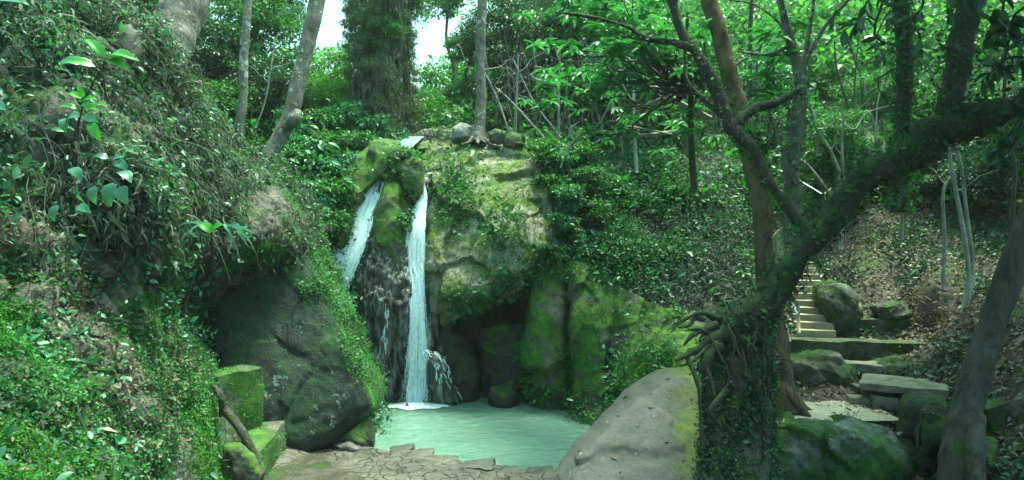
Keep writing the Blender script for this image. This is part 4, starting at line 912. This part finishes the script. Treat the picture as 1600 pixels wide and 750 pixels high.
# --- named foreground trees
tree('mossy_tree', 'massive dark mossy trunk leaning across the right side above bare roots', None, [
   [(1128, 590, 8.3, 66), (1140, 545, 8.4, 60), (1168, 500, 8.4, 54), (1210, 462, 8.4, 48), (1248, 398, 8.5, 42), (1290, 348, 8.5, 40), (1340, 288, 8.5, 46), (1395, 255, 8.4, 50), (1460, 212, 8.3, 50), (1530, 185, 8.1, 46), (1600, 165, 7.9, 42), (1700, 130, 7.6, 38)],
   [(1475, 215, 8.3, 52), (1490, 150, 8.3, 36), (1500, 80, 8.3, 36), (1515, 0, 8.3, 34), (1530, -100, 8.3, 30)],
   [(1268, 362, 8.7, 18), (1238, 335, 8.9, 15), (1206, 288, 9.1, 15), (1178, 235, 9.3, 18), (1140, 195, 9.5, 24), (1120, 140, 9.6, 19), (1092, 88, 9.7, 17), (1068, 55, 9.8, 15), (1050, 0, 9.9, 14), (1040, -60, 10, 12)],
   [(1085, 75, 9.7, 12), (1050, 66, 9.8, 11), (1010, 60, 9.9, 10), (980, 42, 10, 8), (930, 28, 10.1, 6), (880, 20, 10.2, 4)],
   [(1145, 195, 9.5, 18), (1180, 170, 9.6, 16), (1215, 160, 9.8, 14), (1250, 140, 10, 9)],
   [(1140, 190, 9.6, 9), (1105, 160, 9.8, 8), (1075, 130, 9.9, 6), (1070, 90, 10, 5), (1075, 20, 10, 4)],
  ], 'bark_dark', ivy=750, ivm='leaf_ivy', seed=200, bump=.26, ivl=.05)
mb = MB(); r = np.random.default_rng(5)
root_pts = [
 [(1135, 520, 8.3, 24), (1108, 532, 8.05, 17), (1088, 546, 7.95, 12), (1070, 556, 7.9, 9), (1056, 563, 7.85, 4)],
 [(1110, 540, 8.0, 10), (1092, 556, 7.9, 8), (1080, 566, 7.85, 5), (1062, 572, 7.8, 3)],
 [(1120, 508, 8.2, 12), (1100, 516, 8.1, 9), (1082, 524, 8.0, 7), (1068, 540, 7.95, 4)],
 [(1100, 500, 8.3, 8), (1085, 498, 8.25, 7), (1078, 508, 8.2, 5), (1060, 512, 8.15, 3)],
 [(1125, 500, 8.4, 14), (1100, 490, 8.3, 8), (1082, 493, 8.25, 7), (1064, 502, 8.2, 4)],
 [(1075, 560, 7.8, 8), (1090, 600, 7.6, 7), (1095, 650, 7.5, 6), (1098, 700, 7.4, 5)],
 [(1100, 560, 7.9, 8), (1115, 610, 7.7, 6), (1118, 650, 7.6, 5)],
 [(1120, 540, 8.1, 30), (1105, 560, 7.9, 18), (1100, 585, 7.9, 12)],
 [(1150, 560, 8.1, 36), (1150, 620, 7.9, 24), (1140, 690, 7.7, 14)],
 [(1165, 540, 8.2, 22), (1180, 600, 8.1, 12), (1195, 660, 8.0, 8), (1190, 720, 7.9, 5)],
 [(1180, 520, 8.3, 12), (1200, 560, 8.3, 8), (1198, 620, 8.2, 5)],
 [(1215, 430, 8.3, 7), (1200, 480, 8.15, 5), (1192, 560, 8.1, 4), (1195, 640, 8.1, 3)],
 [(1135, 610, 7.7, 12), (1110, 640, 7.5, 8), (1125, 665, 7.5, 5)],
 [(1105, 520, 8.1, 9), (1090, 514, 8.05, 6), (1076, 516, 8.0, 4)]]
for i, q in enumerate(root_pts): limb(mb, q, n=30, sides=9, bump=.3, bs=7., seed=300+i)
for i in range(20):
    a = P(r.uniform(1105, 1195), r.uniform(500, 600), 8.0); b = a+np.array([r.normal()*.12, -r.uniform(0, .3), -r.uniform(.4, 1.2)]); mb.tube(sway(a, b, 5, .5, r), [.014, .012, .01, .008, .004], 16, 5, 0, close=False)
tree_root = [o for o in bpy.data.objects if o.name == 'mossy_tree'][0]
mb.build('roots', M['bark_dark'], tree_root)
# earth mound below it
colsM = [[(1100, 470, 9.3), (1097, 560, 8.5), (1098, 650, 8.1), (1085, 760, 7.7), (1060, 900, 7.3)],
         [(1130, 475, 9.0), (1125, 560, 8.2), (1130, 650, 7.8), (1120, 760, 7.4), (1110, 900, 7.0)],
         [(1175, 490, 9.0), (1175, 560, 8.3), (1178, 650, 8.0), (1175, 760, 7.6), (1175, 900, 7.2)],
         [(1200, 500, 9.8), (1200, 570, 9.0), (1200, 650, 8.6), (1205, 760, 8.1), (1210, 900, 7.8)],
         [(1190, 520, 11.2), (1195, 590, 10.8), (1198, 660, 10.3), (1215, 760, 9.6), (1230, 900, 9)]]
MV, MF = sheet(colsM, 130, 150)
MV = displace(MV, MF, .12, 2, 4, 6); MV = displace(MV, MF, .04, 7, 3, 7)
tag(build('earth_mound', MV, [MF], M['bank_soil']), 'steep root bound mound of earth under the leaning mossy trunk', kind='structure')
mb = MB(); mb.add(*cover(MV, MF, 22000, .035, .022, lambda c, n: np.clip(.4+fbm(c, 2, 3, 4)*1.5, 0, 1), lift=.8, up=.5, jit=.04))
tag(mb.build('ground_cover', M['leaf_dark']), 'dark small leaves growing over the root bound mound', kind='stuff')

tree('brown_tree', 'straight orange brown trunk with flared base beside the sandy path', None, [
   [(1216, 645, 11.2, 78), (1216, 610, 11.3, 54), (1212, 560, 11.4, 46), (1204, 480, 11.5, 36), (1194, 400, 11.6, 29), (1190, 330, 11.7, 29), (1176, 260, 11.8, 29), (1159, 190, 11.9, 28), (1143, 130, 12, 28), (1126, 60, 12.1, 26), (1108, 0, 12.2, 24), (1088, -80, 12.3, 22)]],
   'bark_brown', seed=230, roots=7, bump=.10, ivy=120, ivm='leaf', ivymask=lambda c, n: np.exp(-((pxof(c)[0]-(1195+(pxof(c)[1]-240)*.35))/14)**2)*(np.abs(pxof(c)[1]-270) < 70)+1e-6)
tree('forked_tree', 'ivy wrapped tree with pale forked upper stems behind the orange trunk', None, [
   [(1243, 380, 12.6, 30), (1240, 320, 12.8, 26), (1236, 260, 12.9, 24), (1246, 190, 13, 24), (1250, 130, 13, 18), (1240, 80, 13, 14), (1226, 30, 13, 11), (1212, -30, 13, 9)],
   [(1250, 130, 13, 10), (1262, 90, 13, 8), (1290, 40, 13.1, 6), (1325, 0, 13.2, 5), (1350, -40, 13.2, 4)],
   [(1253, 110, 13, 8), (1262, 60, 13.2, 7), (1272, 0, 13.3, 5)],
   [(1238, 70, 13, 7), (1200, 85, 13, 5), (1150, 80, 13.2, 3)],
   [(1236, 90, 13, 6), (1220, 40, 13, 4), (1180, 8, 13, 3), (1140, 0, 13, 2)]],
   'bark_pale', seed=240, ivy=500, ivm='leaf', ivl=.06, ivymask=lambda c, n: np.clip((pxof(c)[1]-130)/30, 0, 1)+1e-6)
tree('ivy_tree', 'upright trunk wrapped in ivy near the top right', None, [[(1404, 330, 13.4, 26), (1406, 250, 13.5, 24), (1412, 160, 13.5, 24), (1414, 80, 13.5, 24), (1406, 0, 13.5, 24), (1400, -60, 13.5, 22)]], 'bark_mid', seed=250, ivy=700, ivm='leaf', ivl=.08)
tree('leaning_tree', 'grey mossy trunk leaning right in the lower right corner', None, [
   [(1496, 770, 8.6, 56), (1500, 700, 8.8, 50), (1512, 640, 9, 46), (1530, 570, 9.1, 42), (1552, 500, 9.2, 40), (1575, 440, 9.2, 38), (1596, 380, 9.2, 36), (1625, 300, 9.2, 34), (1660, 200, 9.2, 30)],
   [(1520, 650, 8.9, 36), (1522, 700, 8.6, 30), (1526, 770, 8.3, 26)]], 'bark_mid', seed=260, bump=.12)
tree('pale_tree', 'pale leaning trunk in front of the bright sky left of the falls', None, [
   [(398, 290, 15.0, 28), (412, 262, 15.1, 26), (436, 215, 15.3, 24), (452, 185, 15.4, 24), (466, 130, 15.6, 24), (480, 70, 15.8, 24), (492, 20, 16, 24), (502, -40, 16.2, 22)],
   [(448, 200, 15.2, 14), (460, 186, 15.1, 18), (466, 172, 15.2, 10)]], 'bark_pale', seed=270, bump=.06)
tree('thick_tree', 'thick grey trunk leaning out above the left bank', None, [
   [(238, 150, 12.2, 84), (252, 110, 12.4, 72), (268, 60, 12.8, 66), (288, 10, 13.2, 66), (310, -60, 13.6, 62)]], 'bark_pale', seed=280, bump=.08)
tree('slim_tree', 'slim upright brown grey trunk rising from the left bank', None, [
   [(372, 245, 15, 17), (374, 200, 15, 15), (380, 150, 15.1, 13), (381, 90, 15.2, 13), (386, 20, 15.3, 13), (390, -40, 15.4, 12)]], 'bark_pale', seed=290, bump=.08)
tree('slender_tree', 'slender straight trunk standing on top of the pale slab', None, [
   [(746, 224, 18.6, 30), (748, 205, 18.7, 20), (752, 150, 18.9, 16), (750, 90, 19, 15), (752, 30, 19, 15), (756, -40, 19.2, 14)]], 'bark_pale', seed=295, roots=5, bump=.08)
# slim pale stems
slim = [
 ([(995, 270, 17.5, 8), (992, 220, 17.6, 6), (990, 150, 17.7, 5), (988, 60, 17.8, 4)], 'pale bare stem standing on the crest of the slope', 'twig'),
 ([(1130, 250, 17.5, 5), (1128, 200, 17.5, 4), (1132, 170, 17.5, 3)], 'short white stem under the crossing of the dark limbs', 'twig'),
 ([(905, 235, 18.4, 7), (904, 205, 18.4, 6)], 'short cut stump among the shrubs on the slope crest', 'wood'),
 ([(800, 220, 19, 4), (775, 150, 19.2, 4), (740, 80, 19.4, 3)], 'thin stem slanting left of the dark forest edge', 'twig'),
 ([(850, 215, 18.5, 4), (800, 160, 18.6, 4), (772, 135, 18.7, 3)], 'thin stem slanting across the dark forest edge', 'twig'),
 ([(876, 215, 18.4, 4), (835, 160, 18.5, 3), (800, 90, 18.6, 3)], 'thin stem with a slight bend right of the slanting pair', 'twig'),
 ([(1172, 240, 16, 9), (1172, 150, 16.1, 8), (1172, 60, 16.2, 7), (1176, -30, 16.3, 6)], 'slim dark upright stem right of the orange trunk', 'bark_mid'),
 ([(1408, 375, 14, 8), (1410, 320, 14, 7), (1406, 265, 14, 6)], 'white stem hanging under the leaning mossy trunk', 'twig'),
 ([(1505, 492, 13, 10), (1514, 440, 13, 10), (1505, 360, 13, 9), (1492, 290, 13, 8), (1480, 215, 13, 7), (1470, 120, 13, 7)], 'left one of the paired white stems at the right', 'twig'),
 ([(1510, 480, 13, 9), (1520, 420, 13.1, 8), (1510, 330, 13.1, 7), (1496, 235, 13.1, 6), (1450, 100, 13.2, 5)], 'right one of the paired white stems at the right', 'twig'),
 ([(1473, 452, 13.6, 9), (1476, 380, 13.6, 7), (1474, 300, 13.6, 6), (1490, 270, 13.6, 4)], 'single white stem with a low root left of the pair', 'twig'),
 ([(1580, 360, 12.4, 7), (1585, 260, 12.4, 6), (1570, 180, 12.4, 5), (1572, 60, 12.4, 4)], 'greenish stem near the right picture edge', 'bark_mid'),
 ([(1314, 390, 14.5, 8), (1318, 300, 14.6, 8), (1300, 240, 14.7, 6), (1275, 200, 14.8, 5), (1262, 150, 14.8, 4)], 'bare white crooked stem behind the leaning trunk', 'twig'),
 ([(1300, 310, 14.8, 6), (1280, 280, 14.8, 6), (1262, 258, 14.9, 5), (1250, 250, 14.9, 4)], 'short white crooked stem reaching to the ivy wrapped tree', 'twig'),
 ([(1320, 300, 14.5, 6), (1316, 240, 14.6, 5), (1318, 180, 14.7, 4)], 'straight thin stem right of the white crooked ones', 'twig'),
 ([(960, 235, 18.4, 4), (958, 190, 18.5, 3), (955, 120, 18.6, 3)], 'thin upright stem in the shade left of the pale bare one', 'bark_mid'),
 ([(1020, 240, 18.4, 4), (1024, 190, 18.5, 3), (1022, 150, 18.6, 3)], 'thin upright stem in the shade right of the pale bare one', 'bark_mid'),
 ([(836, 210, 19.4, 5), (838, 150, 19.5, 4), (832, 70, 19.6, 4)], 'thin upright stem at the dark centre of the forest', 'bark_mid'),
 ([(186, 60, 13, 8), (184, 20, 13.2, 7), (190, -20, 13.4, 6)], 'small pale stem on the bank left of the thick trunk', 'twig'),
 ([(400, 200, 16.5, 4), (416, 150, 16.6, 3), (430, 60, 16.8, 3)], 'thin pale liana beside the pale leaning trunk', 'twig'),
]
for i, (l, lb, mt) in enumerate(slim):
    l = [(q[0], q[1], q[2], q[3]*(.75 if mt == 'twig' else 1)) for q in l]
    b = P(*l[0][:3]); mb = MB(); limb(mb, l, n=30, sides=8, bump=.1, seed=400+i); r = np.random.default_rng(i)
    for k in range(3):
        q = cr(PP(l), 20)[r.integers(8, 19)]; mb.tube(sway(q, q+np.array([r.normal()*.5, r.normal()*.3, r.uniform(.2, .7)]), 5, .4, r), [.02, .015, .012, .008, .004], 12, 5, 0, close=False)
    o = mb.build('sapling', M[mt]); tag(o, lb, 'sapling', 'slim stems of the forest edge')
# pale bare branches in the middle (one dead tree)
mb = MB(); r = np.random.default_rng(77)
br = [[(1060, 205, 15.5, 7), (1000, 212, 15.4, 7), (940, 206, 15.3, 6), (905, 212, 15.2, 5), (885, 240, 15.3, 4), (876, 262, 15.4, 3)],
      [(1110, 185, 14.5, 9), (1070, 165, 14.4, 9), (1020, 135, 14.4, 8), (975, 115, 14.4, 7), (950, 90, 14.5, 5), (940, 80, 14.5, 3)],
      [(960, 108, 14.4, 5), (920, 125, 14.5, 5), (880, 134, 14.6, 4), (840, 125, 14.7, 4), (828, 115, 14.7, 3)],
      [(1045, 148, 14.4, 5), (1020, 160, 14.5, 6), (995, 168, 14.5, 5), (970, 130, 14.5, 4), (960, 110, 14.5, 3)],
      [(935, 200, 15.3, 4), (955, 160, 15.4, 3), (975, 140, 15.4, 3)], [(940, 205, 15.3, 4), (930, 160, 15.3, 3), (932, 130, 15.3, 3)],
      [(1000, 205, 15.4, 4), (970, 200, 15.3, 4), (985, 198, 15.3, 3), (1050, 210, 15.4, 3)],
      [(900, 225, 15.2, 4), (890, 205, 15.2, 3), (905, 190, 15.2, 3)], [(1010, 130, 14.4, 4), (985, 95, 14.4, 3), (950, 70, 14.4, 2)], [(975, 115, 14.4, 3), (950, 110, 14.4, 2), (930, 90, 14.4, 2)]]
for i, q in enumerate(br): limb(mb, q, n=30, sides=7, bump=.1, seed=500+i)
tag(mb.build('fallen_branch', M['twig']), 'long pale bare branches reaching left across the slope crest', 'branch')
# rosette leaves of the tree in the upper middle
def rosettes(name, label, cat, pts, mat, n=11, L=.34, W=.10, seed=0, stem=None):
    r = np.random.default_rng(seed); mb = MB()
    for (px, py, d) in pts:
        c = P(px, py, d); k = n+r.integers(-2, 3); a = np.linspace(0, 2*np.pi, k, endpoint=False)+r.uniform(0, 1)
        dd = np.stack([np.cos(a), np.sin(a), r.uniform(-.5, .35, k)], -1); mb.add(*leaves(np.repeat(c[None], k, 0), dd, np.array([0, 0, 1.])+r.normal(size=(k, 3))*.2, L*r.uniform(.7, 1.2, k), W*r.uniform(.8, 1.2, k), LEAF8))
    return mb
r = np.random.default_rng(9); pts = []
for cx, cy_, s, n_, dd_ in [(1000, 60, 60, 34, 13), (930, 110, 60, 30, 14.5), (1090, 90, 40, 16, 13), (870, 130, 40, 12, 15.5), (1190, 140, 40, 16, 14), (1200, 60, 40, 10, 14), (970, 10, 70, 24, 12.5), (1080, 195, 30, 8, 14), (960, 190, 50, 14, 15)]:
    for k in range(n_): pts.append((cx+r.normal()*s*.7, cy_+r.normal()*s*.5, dd_+r.normal()*.6))
rt = empty('rosette_tree', P(1090, 300, 14), 'tree with rosettes of long leaves spreading over the upper middle', 'tree')
rosettes('', '', '', pts, 'leaf_teal', seed=3).build('crown', M['leaf_teal'], rt)
mb = MB()
for (px, py, d) in pts[::3]:
    a = P(px, py, d); b = P(1080+(px-1000)*.2, 130+r.uniform(-20, 30), 13.4); mb.tube(sway(b, a, 5, .35, r), [.03, .022, .016, .012, .008], 14, 5, 0, close=False)
limb(mb, [(1085, 300, 14, 12), (1080, 220, 13.8, 10), (1080, 130, 13.5, 8)], n=20, sides=8)
mb.build('trunk', M['bark_mid'], rt)
# broad dark leaves hanging into the top right
r = np.random.default_rng(19); mb = MB(); ms = MB()
for (ax_, ay, bx, by, d, nl) in [(1600, 60, 1530, 130, 6.5, 26), (1620, 0, 1540, 60, 6.5, 26), (1640, 120, 1570, 220, 6.8, 26), (1600, -30, 1480, 20, 6.6, 18), (1420, -40, 1380, 90, 7.0, 16), (1440, -20, 1440, 110, 7.2, 12), (1400, -40, 1300, 60, 7, 18), (1340, -50, 1300, 30, 7, 12), (1600, 200, 1545, 240, 7, 16), (1380, 0, 1420, 210, 8, 10), (1560, -40, 1590, 100, 6.5, 24), (1620, 90, 1600, 200, 6.6, 20)]:
    a = P(ax_, ay, d); b = P(bx, by, d+.4); q = sway(a, b, 6, .5, r); ms.tube(q, [.018, .015, .012, .01, .007, .004], 18, 5, 0, close=False)
    c = cr(q, 40)[r.integers(8, 40, nl)]; dd = r.normal(size=(nl, 3))+np.array([0, 0, -.7]); mb.add(*leaves(c, dd, np.array([0, -.3, .8])+r.normal(size=(nl, 3))*.5, r.uniform(.12, .26, nl), r.uniform(.05, .1, nl), LEAF8))
rt = empty('broadleaf_tree', P(1680, 420, 7.5), 'tree with broad dark leaves hanging into the top right corner', 'tree')
mb.build('crown', M['leaf_dark'], rt); ms.tube(PP([(1690, 700, 8), (1680, 400, 7.5), (1640, 60, 6.8), (1600, -60, 6.5)]), [.12, .1, .07, .04], 30, 8, .08); ms.build('trunk', M['bark_dark'], rt)

# ------------------------------------------------------------------ plants on the left bank
def plant(name, label, stem, lv, mat, L, W, seed=0, droop=.4, tpl=CURL, sr=.012):
    """stem: (px,py,d); lv: (px,py,d, dirx, dirz[,size])"""
    b = P(*stem[0]); root = empty(name, b, label, 'plant'); ms_ = MB(); sc_ = cr(PP(stem), 40); ms_.tube(PP(stem), np.linspace(sr, sr*.5, len(stem)), 24, 6, 0)
    for q in lv:
        p = P(*q[:3]); k_ = np.argmin(np.linalg.norm(sc_-p, axis=1)); a_ = sc_[max(0, k_-3)]; ms_.tube([a_, (a_+p)/2+np.array([0, 0, .02]), p], [.005, .004, .003], 8, 5, 0)
    ms_.build('stem', M['bark_mid'], root)
    r = np.random.default_rng(seed)
    for q in lv:
        s = q[5] if len(q) > 5 else 1; p = P(*q[:3]); d = np.array([q[3], -.35+r.normal()*.15, q[4]]); V, F = leaves(p[None], d[None], np.array([[r.normal()*.25, -.75, .65]]), L*s, W*s, tpl); build('leaf', V, F, M[mat], root)
    return root
plant('sapling_plant', 'tall young plant with bright lime and blue green leaves on the left bank',
  [(82, 350, 6.6), (100, 280, 6.5), (120, 200, 6.4), (140, 140, 6.3), (168, 95, 6.2)],
  [(168, 95, 6.2, 1, .1, 1.3), (168, 92, 6.2, .8, -.35, 1.1), (165, 90, 6.2, -.6, .7, 1.0), (150, 105, 6.25, -1, .15, 1.2), (172, 88, 6.2, .9, -.05, 1.2)], 'leaf_lime', .26, .10, 1)
plant('sapling_plant', 'lime green leaf cluster halfway up the left bank', [(118, 220, 6.4), (125, 185, 6.35), (130, 158, 6.3)],
  [(130, 158, 6.3, 1, .2), (130, 160, 6.3, .9, -.5), (128, 155, 6.3, -.9, .5), (130, 152, 6.3, -.2, 1, .8), (134, 168, 6.3, 1, -.1, 1.2), (140, 190, 6.3, .6, -.9, 1.4), (120, 170, 6.3, -1, .2), (150, 165, 6.3, .9, .1, .7)], 'leaf_lime', .16, .075, 2)
plant('broadleaf_plant', 'plant with blue green heart leaves hanging in the middle of the left bank', [(82, 345, 6.6), (110, 330, 6.5), (120, 300, 6.4), (170, 255, 6.3)],
  [(122, 286, 6.4, .1, -1), (148, 290, 6.4, .1, -1), (176, 285, 6.35, .05, -1, 1.3), (188, 292, 6.3, .6, -.8, 1.2), (186, 268, 6.3, 1, -.5, 1.1), (175, 250, 6.3, .9, .3, .7), (170, 248, 6.3, -.7, .2, .7), (182, 252, 6.3, .9, -.5, .9), (90, 320, 6.5, -.2, -1, .9), (120, 322, 6.5, .9, -.3, .9), (112, 262, 6.4, .7, -.6, 1), (104, 188, 6.4, .7, .2, 1.1), (130, 100, 6.3, -1, .15, 1.1), (150, 190, 6.3, -1, .4, .9), (100, 185, 6.4, .3, -.9, .8)], 'leaf_big', .19, .12, 3)
plant('broadleaf_plant', 'large blue green leaves poking in at the top left edge', [(-60, 60, 5.2), (-20, 40, 5.1), (0, 10, 5.0), (20, 0, 5)],
  [(-5, 8, 5, 1, .1, 1.4), (5, -2, 5, 1, -.1, 1), (-20, 165, 5.2, 1, -.1, 1.3), (-10, 80, 5.2, .4, -.9, 1), (-10, 150, 5.2, .9, .4, .7)], 'leaf_big', .2, .11, 4)
plant('palm_plant', 'low plant with two broad lime leaves and arching blades above the hollow', [(335, 420, 9.0), (332, 380, 8.9), (330, 358, 8.8)],
  [(332, 362, 8.8, .7, .55, 1.1), (332, 362, 8.8, -.7, .55, 1.1)], 'leaf_lime', .2, .14, 5)
plant('arching_plant', 'narrow arching blades around the broad lime leaves above the hollow', [(330, 420, 9.1), (331, 385, 9.0), (328, 350, 8.9)],
  [(315, 348, 8.8, -1, -.1, 1), (318, 350, 8.8, -.8, -.7, 1), (312, 345, 8.8, -1, -.6, 1.1), (350, 350, 8.8, .6, -.9, 1.1), (362, 352, 8.8, .9, -.6, 1.1), (355, 352, 8.8, 1, -.2, 1.3), (370, 360, 8.8, .8, -.8, .9)], 'leaf_big', .36, .04, 6, tpl=STRIP)
plant('fern', 'small fern at the foot of the dark hollow', [(285, 525, 9.8), (295, 510, 9.7)], [(295+6*k, 508+2*k, 9.6, .3+.1*(k % 2), .8 if k % 2 else -.8, .8) for k in range(8)], 'leaf_teal', .13, .04, 7)
V, F = tube(PP([(272, 540, 9.9), (284, 490, 9.9), (300, 440, 9.9), (318, 385, 10)]), [.07, .05, .02, .01], 24, 8, .1)
tag(build('dead_stem', V, F, M['bark_mid']), 'dark slanting stump with thin stems beside the hollow', 'stump')
for i, (q, lb) in enumerate([([(352, 640, 9.6, 14), (375, 670, 9.4, 13), (392, 700, 9.3, 13), (402, 722, 9.3, 11)], 'thick moss green root sloping to the stone bench'), ([(330, 600, 9.7, 6), (345, 620, 9.6, 12), (348, 650, 9.6, 10)], 'short dark root below the bright mossy wall')]):
    mb = MB(); limb(mb, q, n=24, sides=10, bump=.1, seed=i); tag(mb.build('root', M['bark_mid']), lb, 'root')
rock('rock', 'mossy lump of rock at the bottom of the left bank', 'rock', [(355, 700), (375, 690), (400, 705), (410, 740), (400, 790), (350, 790), (345, 730)], 9.3, .35, M['mossrock'], amp=.1, sc_=2, seed=92, na=100, nr=30)

# ------------------------------------------------------------------ ground cover on the slopes
def in_px(x0, x1, y0, y1, soft=30):
    def f(c):
        px, py = pxof(c); s = lambda a: np.clip(a/soft+.5, 0, 1)
        return s(px-x0)*s(x1-px)*s(py-y0)*s(y1-py)
    return f
near = (TV[:, 1] > 5) & (TV[:, 1] < 34) & (np.abs(TV[:, 0]) < 26)
TFn = TF[near[TF].all(1)]
sub = lambda cond: TFn[cond(TV[TFn].mean(1))]
Fs1 = sub(lambda c: (c[:, 1] > 12.5) & (c[:, 1] < 20) & (c[:, 0] > .6) & (c[:, 0] < 7))
f1 = in_px(840, 1190, 240, 660); gfun = lambda c: np.clip((1130-pxof(c)[0])/180, .12, 1)*np.clip(1-(pxof(c)[1]-400)/90, .25, 1)
mb = MB(); mb.add(*cover(TV, Fs1, 62000, .06, .035, lambda c, n: f1(c)*gfun(c)*np.clip(.5+fbm(c, 1.1, 4, 71)*1.6, .04, 1.5), lift=.8, up=.6, jit=.14))
tag(mb.build('ground_cover', M['leaf']), 'green leafy growth covering the slope right of the falls', kind='stuff')
mb = MB(); mb.add(*cover(TV, Fs1, 5000, .10, .05, lambda c, n: f1(c)*gfun(c)*np.clip(.3+fbm(c, 1.3, 3, 75)*2, 0, 1.5), lift=1., up=.6, jit=.22, tpl=LEAF8))
tag(mb.build('undergrowth', M['leaf_teal']), 'larger blue green leaves on the slope right of the falls', kind='stuff')
mb = MB(); mb.add(*cover(TV, Fs1, 30000, .12, .018, lambda c, n: f1(c)*np.clip((pxof(c)[0]-960)/150, .05, 1), lift=.5, droop=.3, up=.2, jit=.08, tpl=STRIP))
tag(mb.build('dry_vines', M['dead']), 'dry grey brown stems matted over the slope crest', kind='stuff')
Fs2 = sub(lambda c: (c[:, 1] > 7) & (c[:, 1] < 24) & (c[:, 0] > 5.5) & (c[:, 0] < 16))
f2 = in_px(1200, 1640, 300, 760)
def nopath(c): return 1-np.exp(-(((c[:, 0]-5.2)/1.4)**2+((c[:, 1]-11.2)/.8)**2)*1.)
mb = MB(); mb.add(*cover(TV, Fs2, 26000, .075, .035, lambda c, n: f2(c)*nopath(c)*np.clip(.7+fbm(c, 1, 3, 81), .2, 1.5), lift=.3, up=.4, jit=.03))
tag(mb.build('litter', M['litter']), 'fallen leaves littering the right hand slope', kind='stuff')
mb = MB(); mb.add(*cover(TV, Fs2, 12000, .08, .045, lambda c, n: f2(c)*nopath(c)*np.clip(fbm(c, .9, 3, 85)*2, 0, 1.5), lift=.9, up=.6, jit=.08))
tag(mb.build('ground_cover', M['leaf_dark']), 'sparse dark seedlings on the right hand slope', kind='stuff')
Fs3 = sub(lambda c: (c[:, 1] > 15) & (c[:, 1] < 34) & (pxof(c)[0] > 300) & (pxof(c)[0] < 1700))
f3 = lambda c: ((pxof(c)[1] < 330)*1.)*(1-np.exp(-((pxof(c)[0]-640)/18)**2))
mb = MB(); mb.add(*cover(TV, Fs3, 90000, .16, .09, lambda c, n: f3(c)*np.clip(.4+fbm(c, .5, 3, 95)*1.6, .02, 1.5), lift=1., up=.6, jit=.4))
tag(mb.build('undergrowth', M['leaf']), 'dense undergrowth on the forest floor above the falls', kind='stuff')
Fs4 = sub(lambda c: (c[:, 1] > 13) & (c[:, 1] < 20) & (c[:, 0] < -2.6) & (c[:, 0] > -9))
mb = MB(); mb.add(*cover(TV, Fs4, 50000, .09, .05, lambda c, n: (pxof(c)[0] > 380)*(pxof(c)[0] < 640)*1., lift=.9, up=.6, jit=.2))
tag(mb.build('ground_cover', M['leaf_teal']), 'glossy leafy growth on the slope left of the falls', kind='stuff')

Fs5 = TF[((TV[:, 1] > 26) & (TV[:, 1] < 110) & (np.abs(TV[:, 0]) < 75))[TF].all(1)]
mb = MB(); mb.add(*cover(TV, Fs5, 220000, .3, .17, lambda c, n: (pxof(c)[0] > -100)*(pxof(c)[0] < 1800)*np.clip(1600/c[:, 1]**2, .1, 2), lift=1., up=.6, jit=.8))
tag(mb.build('hillside_growth', M['leaf_far']), 'bright green scrub covering the far sunlit hillside', kind='stuff')

# canopy of the mossy tree, standing over the right side above the frame
tr_ = bpy.data.objects['mossy_tree']; o0 = world_origin(tr_)
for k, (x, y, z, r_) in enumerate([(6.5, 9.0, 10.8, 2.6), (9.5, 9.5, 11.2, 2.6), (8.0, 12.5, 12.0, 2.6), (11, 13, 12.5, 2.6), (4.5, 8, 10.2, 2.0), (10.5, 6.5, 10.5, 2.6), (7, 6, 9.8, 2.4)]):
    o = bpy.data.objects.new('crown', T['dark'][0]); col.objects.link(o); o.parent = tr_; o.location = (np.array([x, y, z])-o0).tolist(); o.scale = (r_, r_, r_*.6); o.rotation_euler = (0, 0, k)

# air: thin haze in the gorge
bpy.ops.mesh.primitive_cube_add(size=1, location=(0, 20, 12)) if False else None
hv = np.array([(a, b, c) for a in (-395, 395) for b in (-95, 590) for c in (-12, 130)], float)
hz = build('haze', hv, [np.array([[0, 1, 3, 2], [4, 6, 7, 5], [0, 4, 5, 1], [2, 3, 7, 6], [0, 2, 6, 4], [1, 5, 7, 3]])], None, smooth=False) if HAZE else None
if HAZE:
    m, t = newmat('haze'); v = N(t, 'ShaderNodeVolumePrincipled'); v.inputs['Color'].default_value = (.85, .97, .9, 1); v.inputs['Density'].default_value = HAZE; v.inputs['Anisotropy'].default_value = .3
    o = N(t, 'ShaderNodeOutputMaterial'); t.links.new(v.outputs[0], o.inputs['Volume']); hz.data.materials.append(m); tag(hz, 'thin pale haze hanging in the gorge', kind='stuff')

r = np.random.default_rng(33)
for k in range(46):
    px = r.uniform(760, 1460); py = r.uniform(205, 255); d = r.uniform(18.5, 23); hgt = r.uniform(90, 200)
    dx = r.normal()*25; w0 = r.uniform(3, 6); mb = MB()
    limb(mb, [(px, py+20, d, w0), (px+dx*.3, py-hgt*.3, d, w0*.8), (px+dx+r.normal()*6, py-hgt*.7, d, w0*.6), (px+dx*1.4, py-hgt, d, w0*.4)], n=24, sides=6, bump=.1, seed=k)
    tag(mb.build('sapling', M['bark_mid' if k % 2 else 'twig']), 'slender sapling among many in the dark forest edge behind the slope crest', 'sapling', 'saplings of the forest edge')
mb = MB()
for k in range(150):
    px = r.uniform(780, 1120); py = r.uniform(60, 190); d = r.uniform(18, 22); a = P(px, py, d); mb.tube(sway(a, a+np.array([r.normal()*.3, 0, -r.uniform(.6, 2)]), 5, .25, r), [.012]*5, 10, 4, 0, close=False)
for k in range(120):
    px = r.uniform(548, 645); py = r.uniform(-40, 170); d = r.uniform(19, 21); a = P(px, py, d); mb.tube(sway(a, a+np.array([r.normal()*.15, 0, -r.uniform(1, 3)]), 5, .15, r), [.007]*5, 12, 4, 0, close=False)
tag(mb.build('hanging_vines', M['vine']), 'fine hanging vines along the forest edge', kind='stuff')
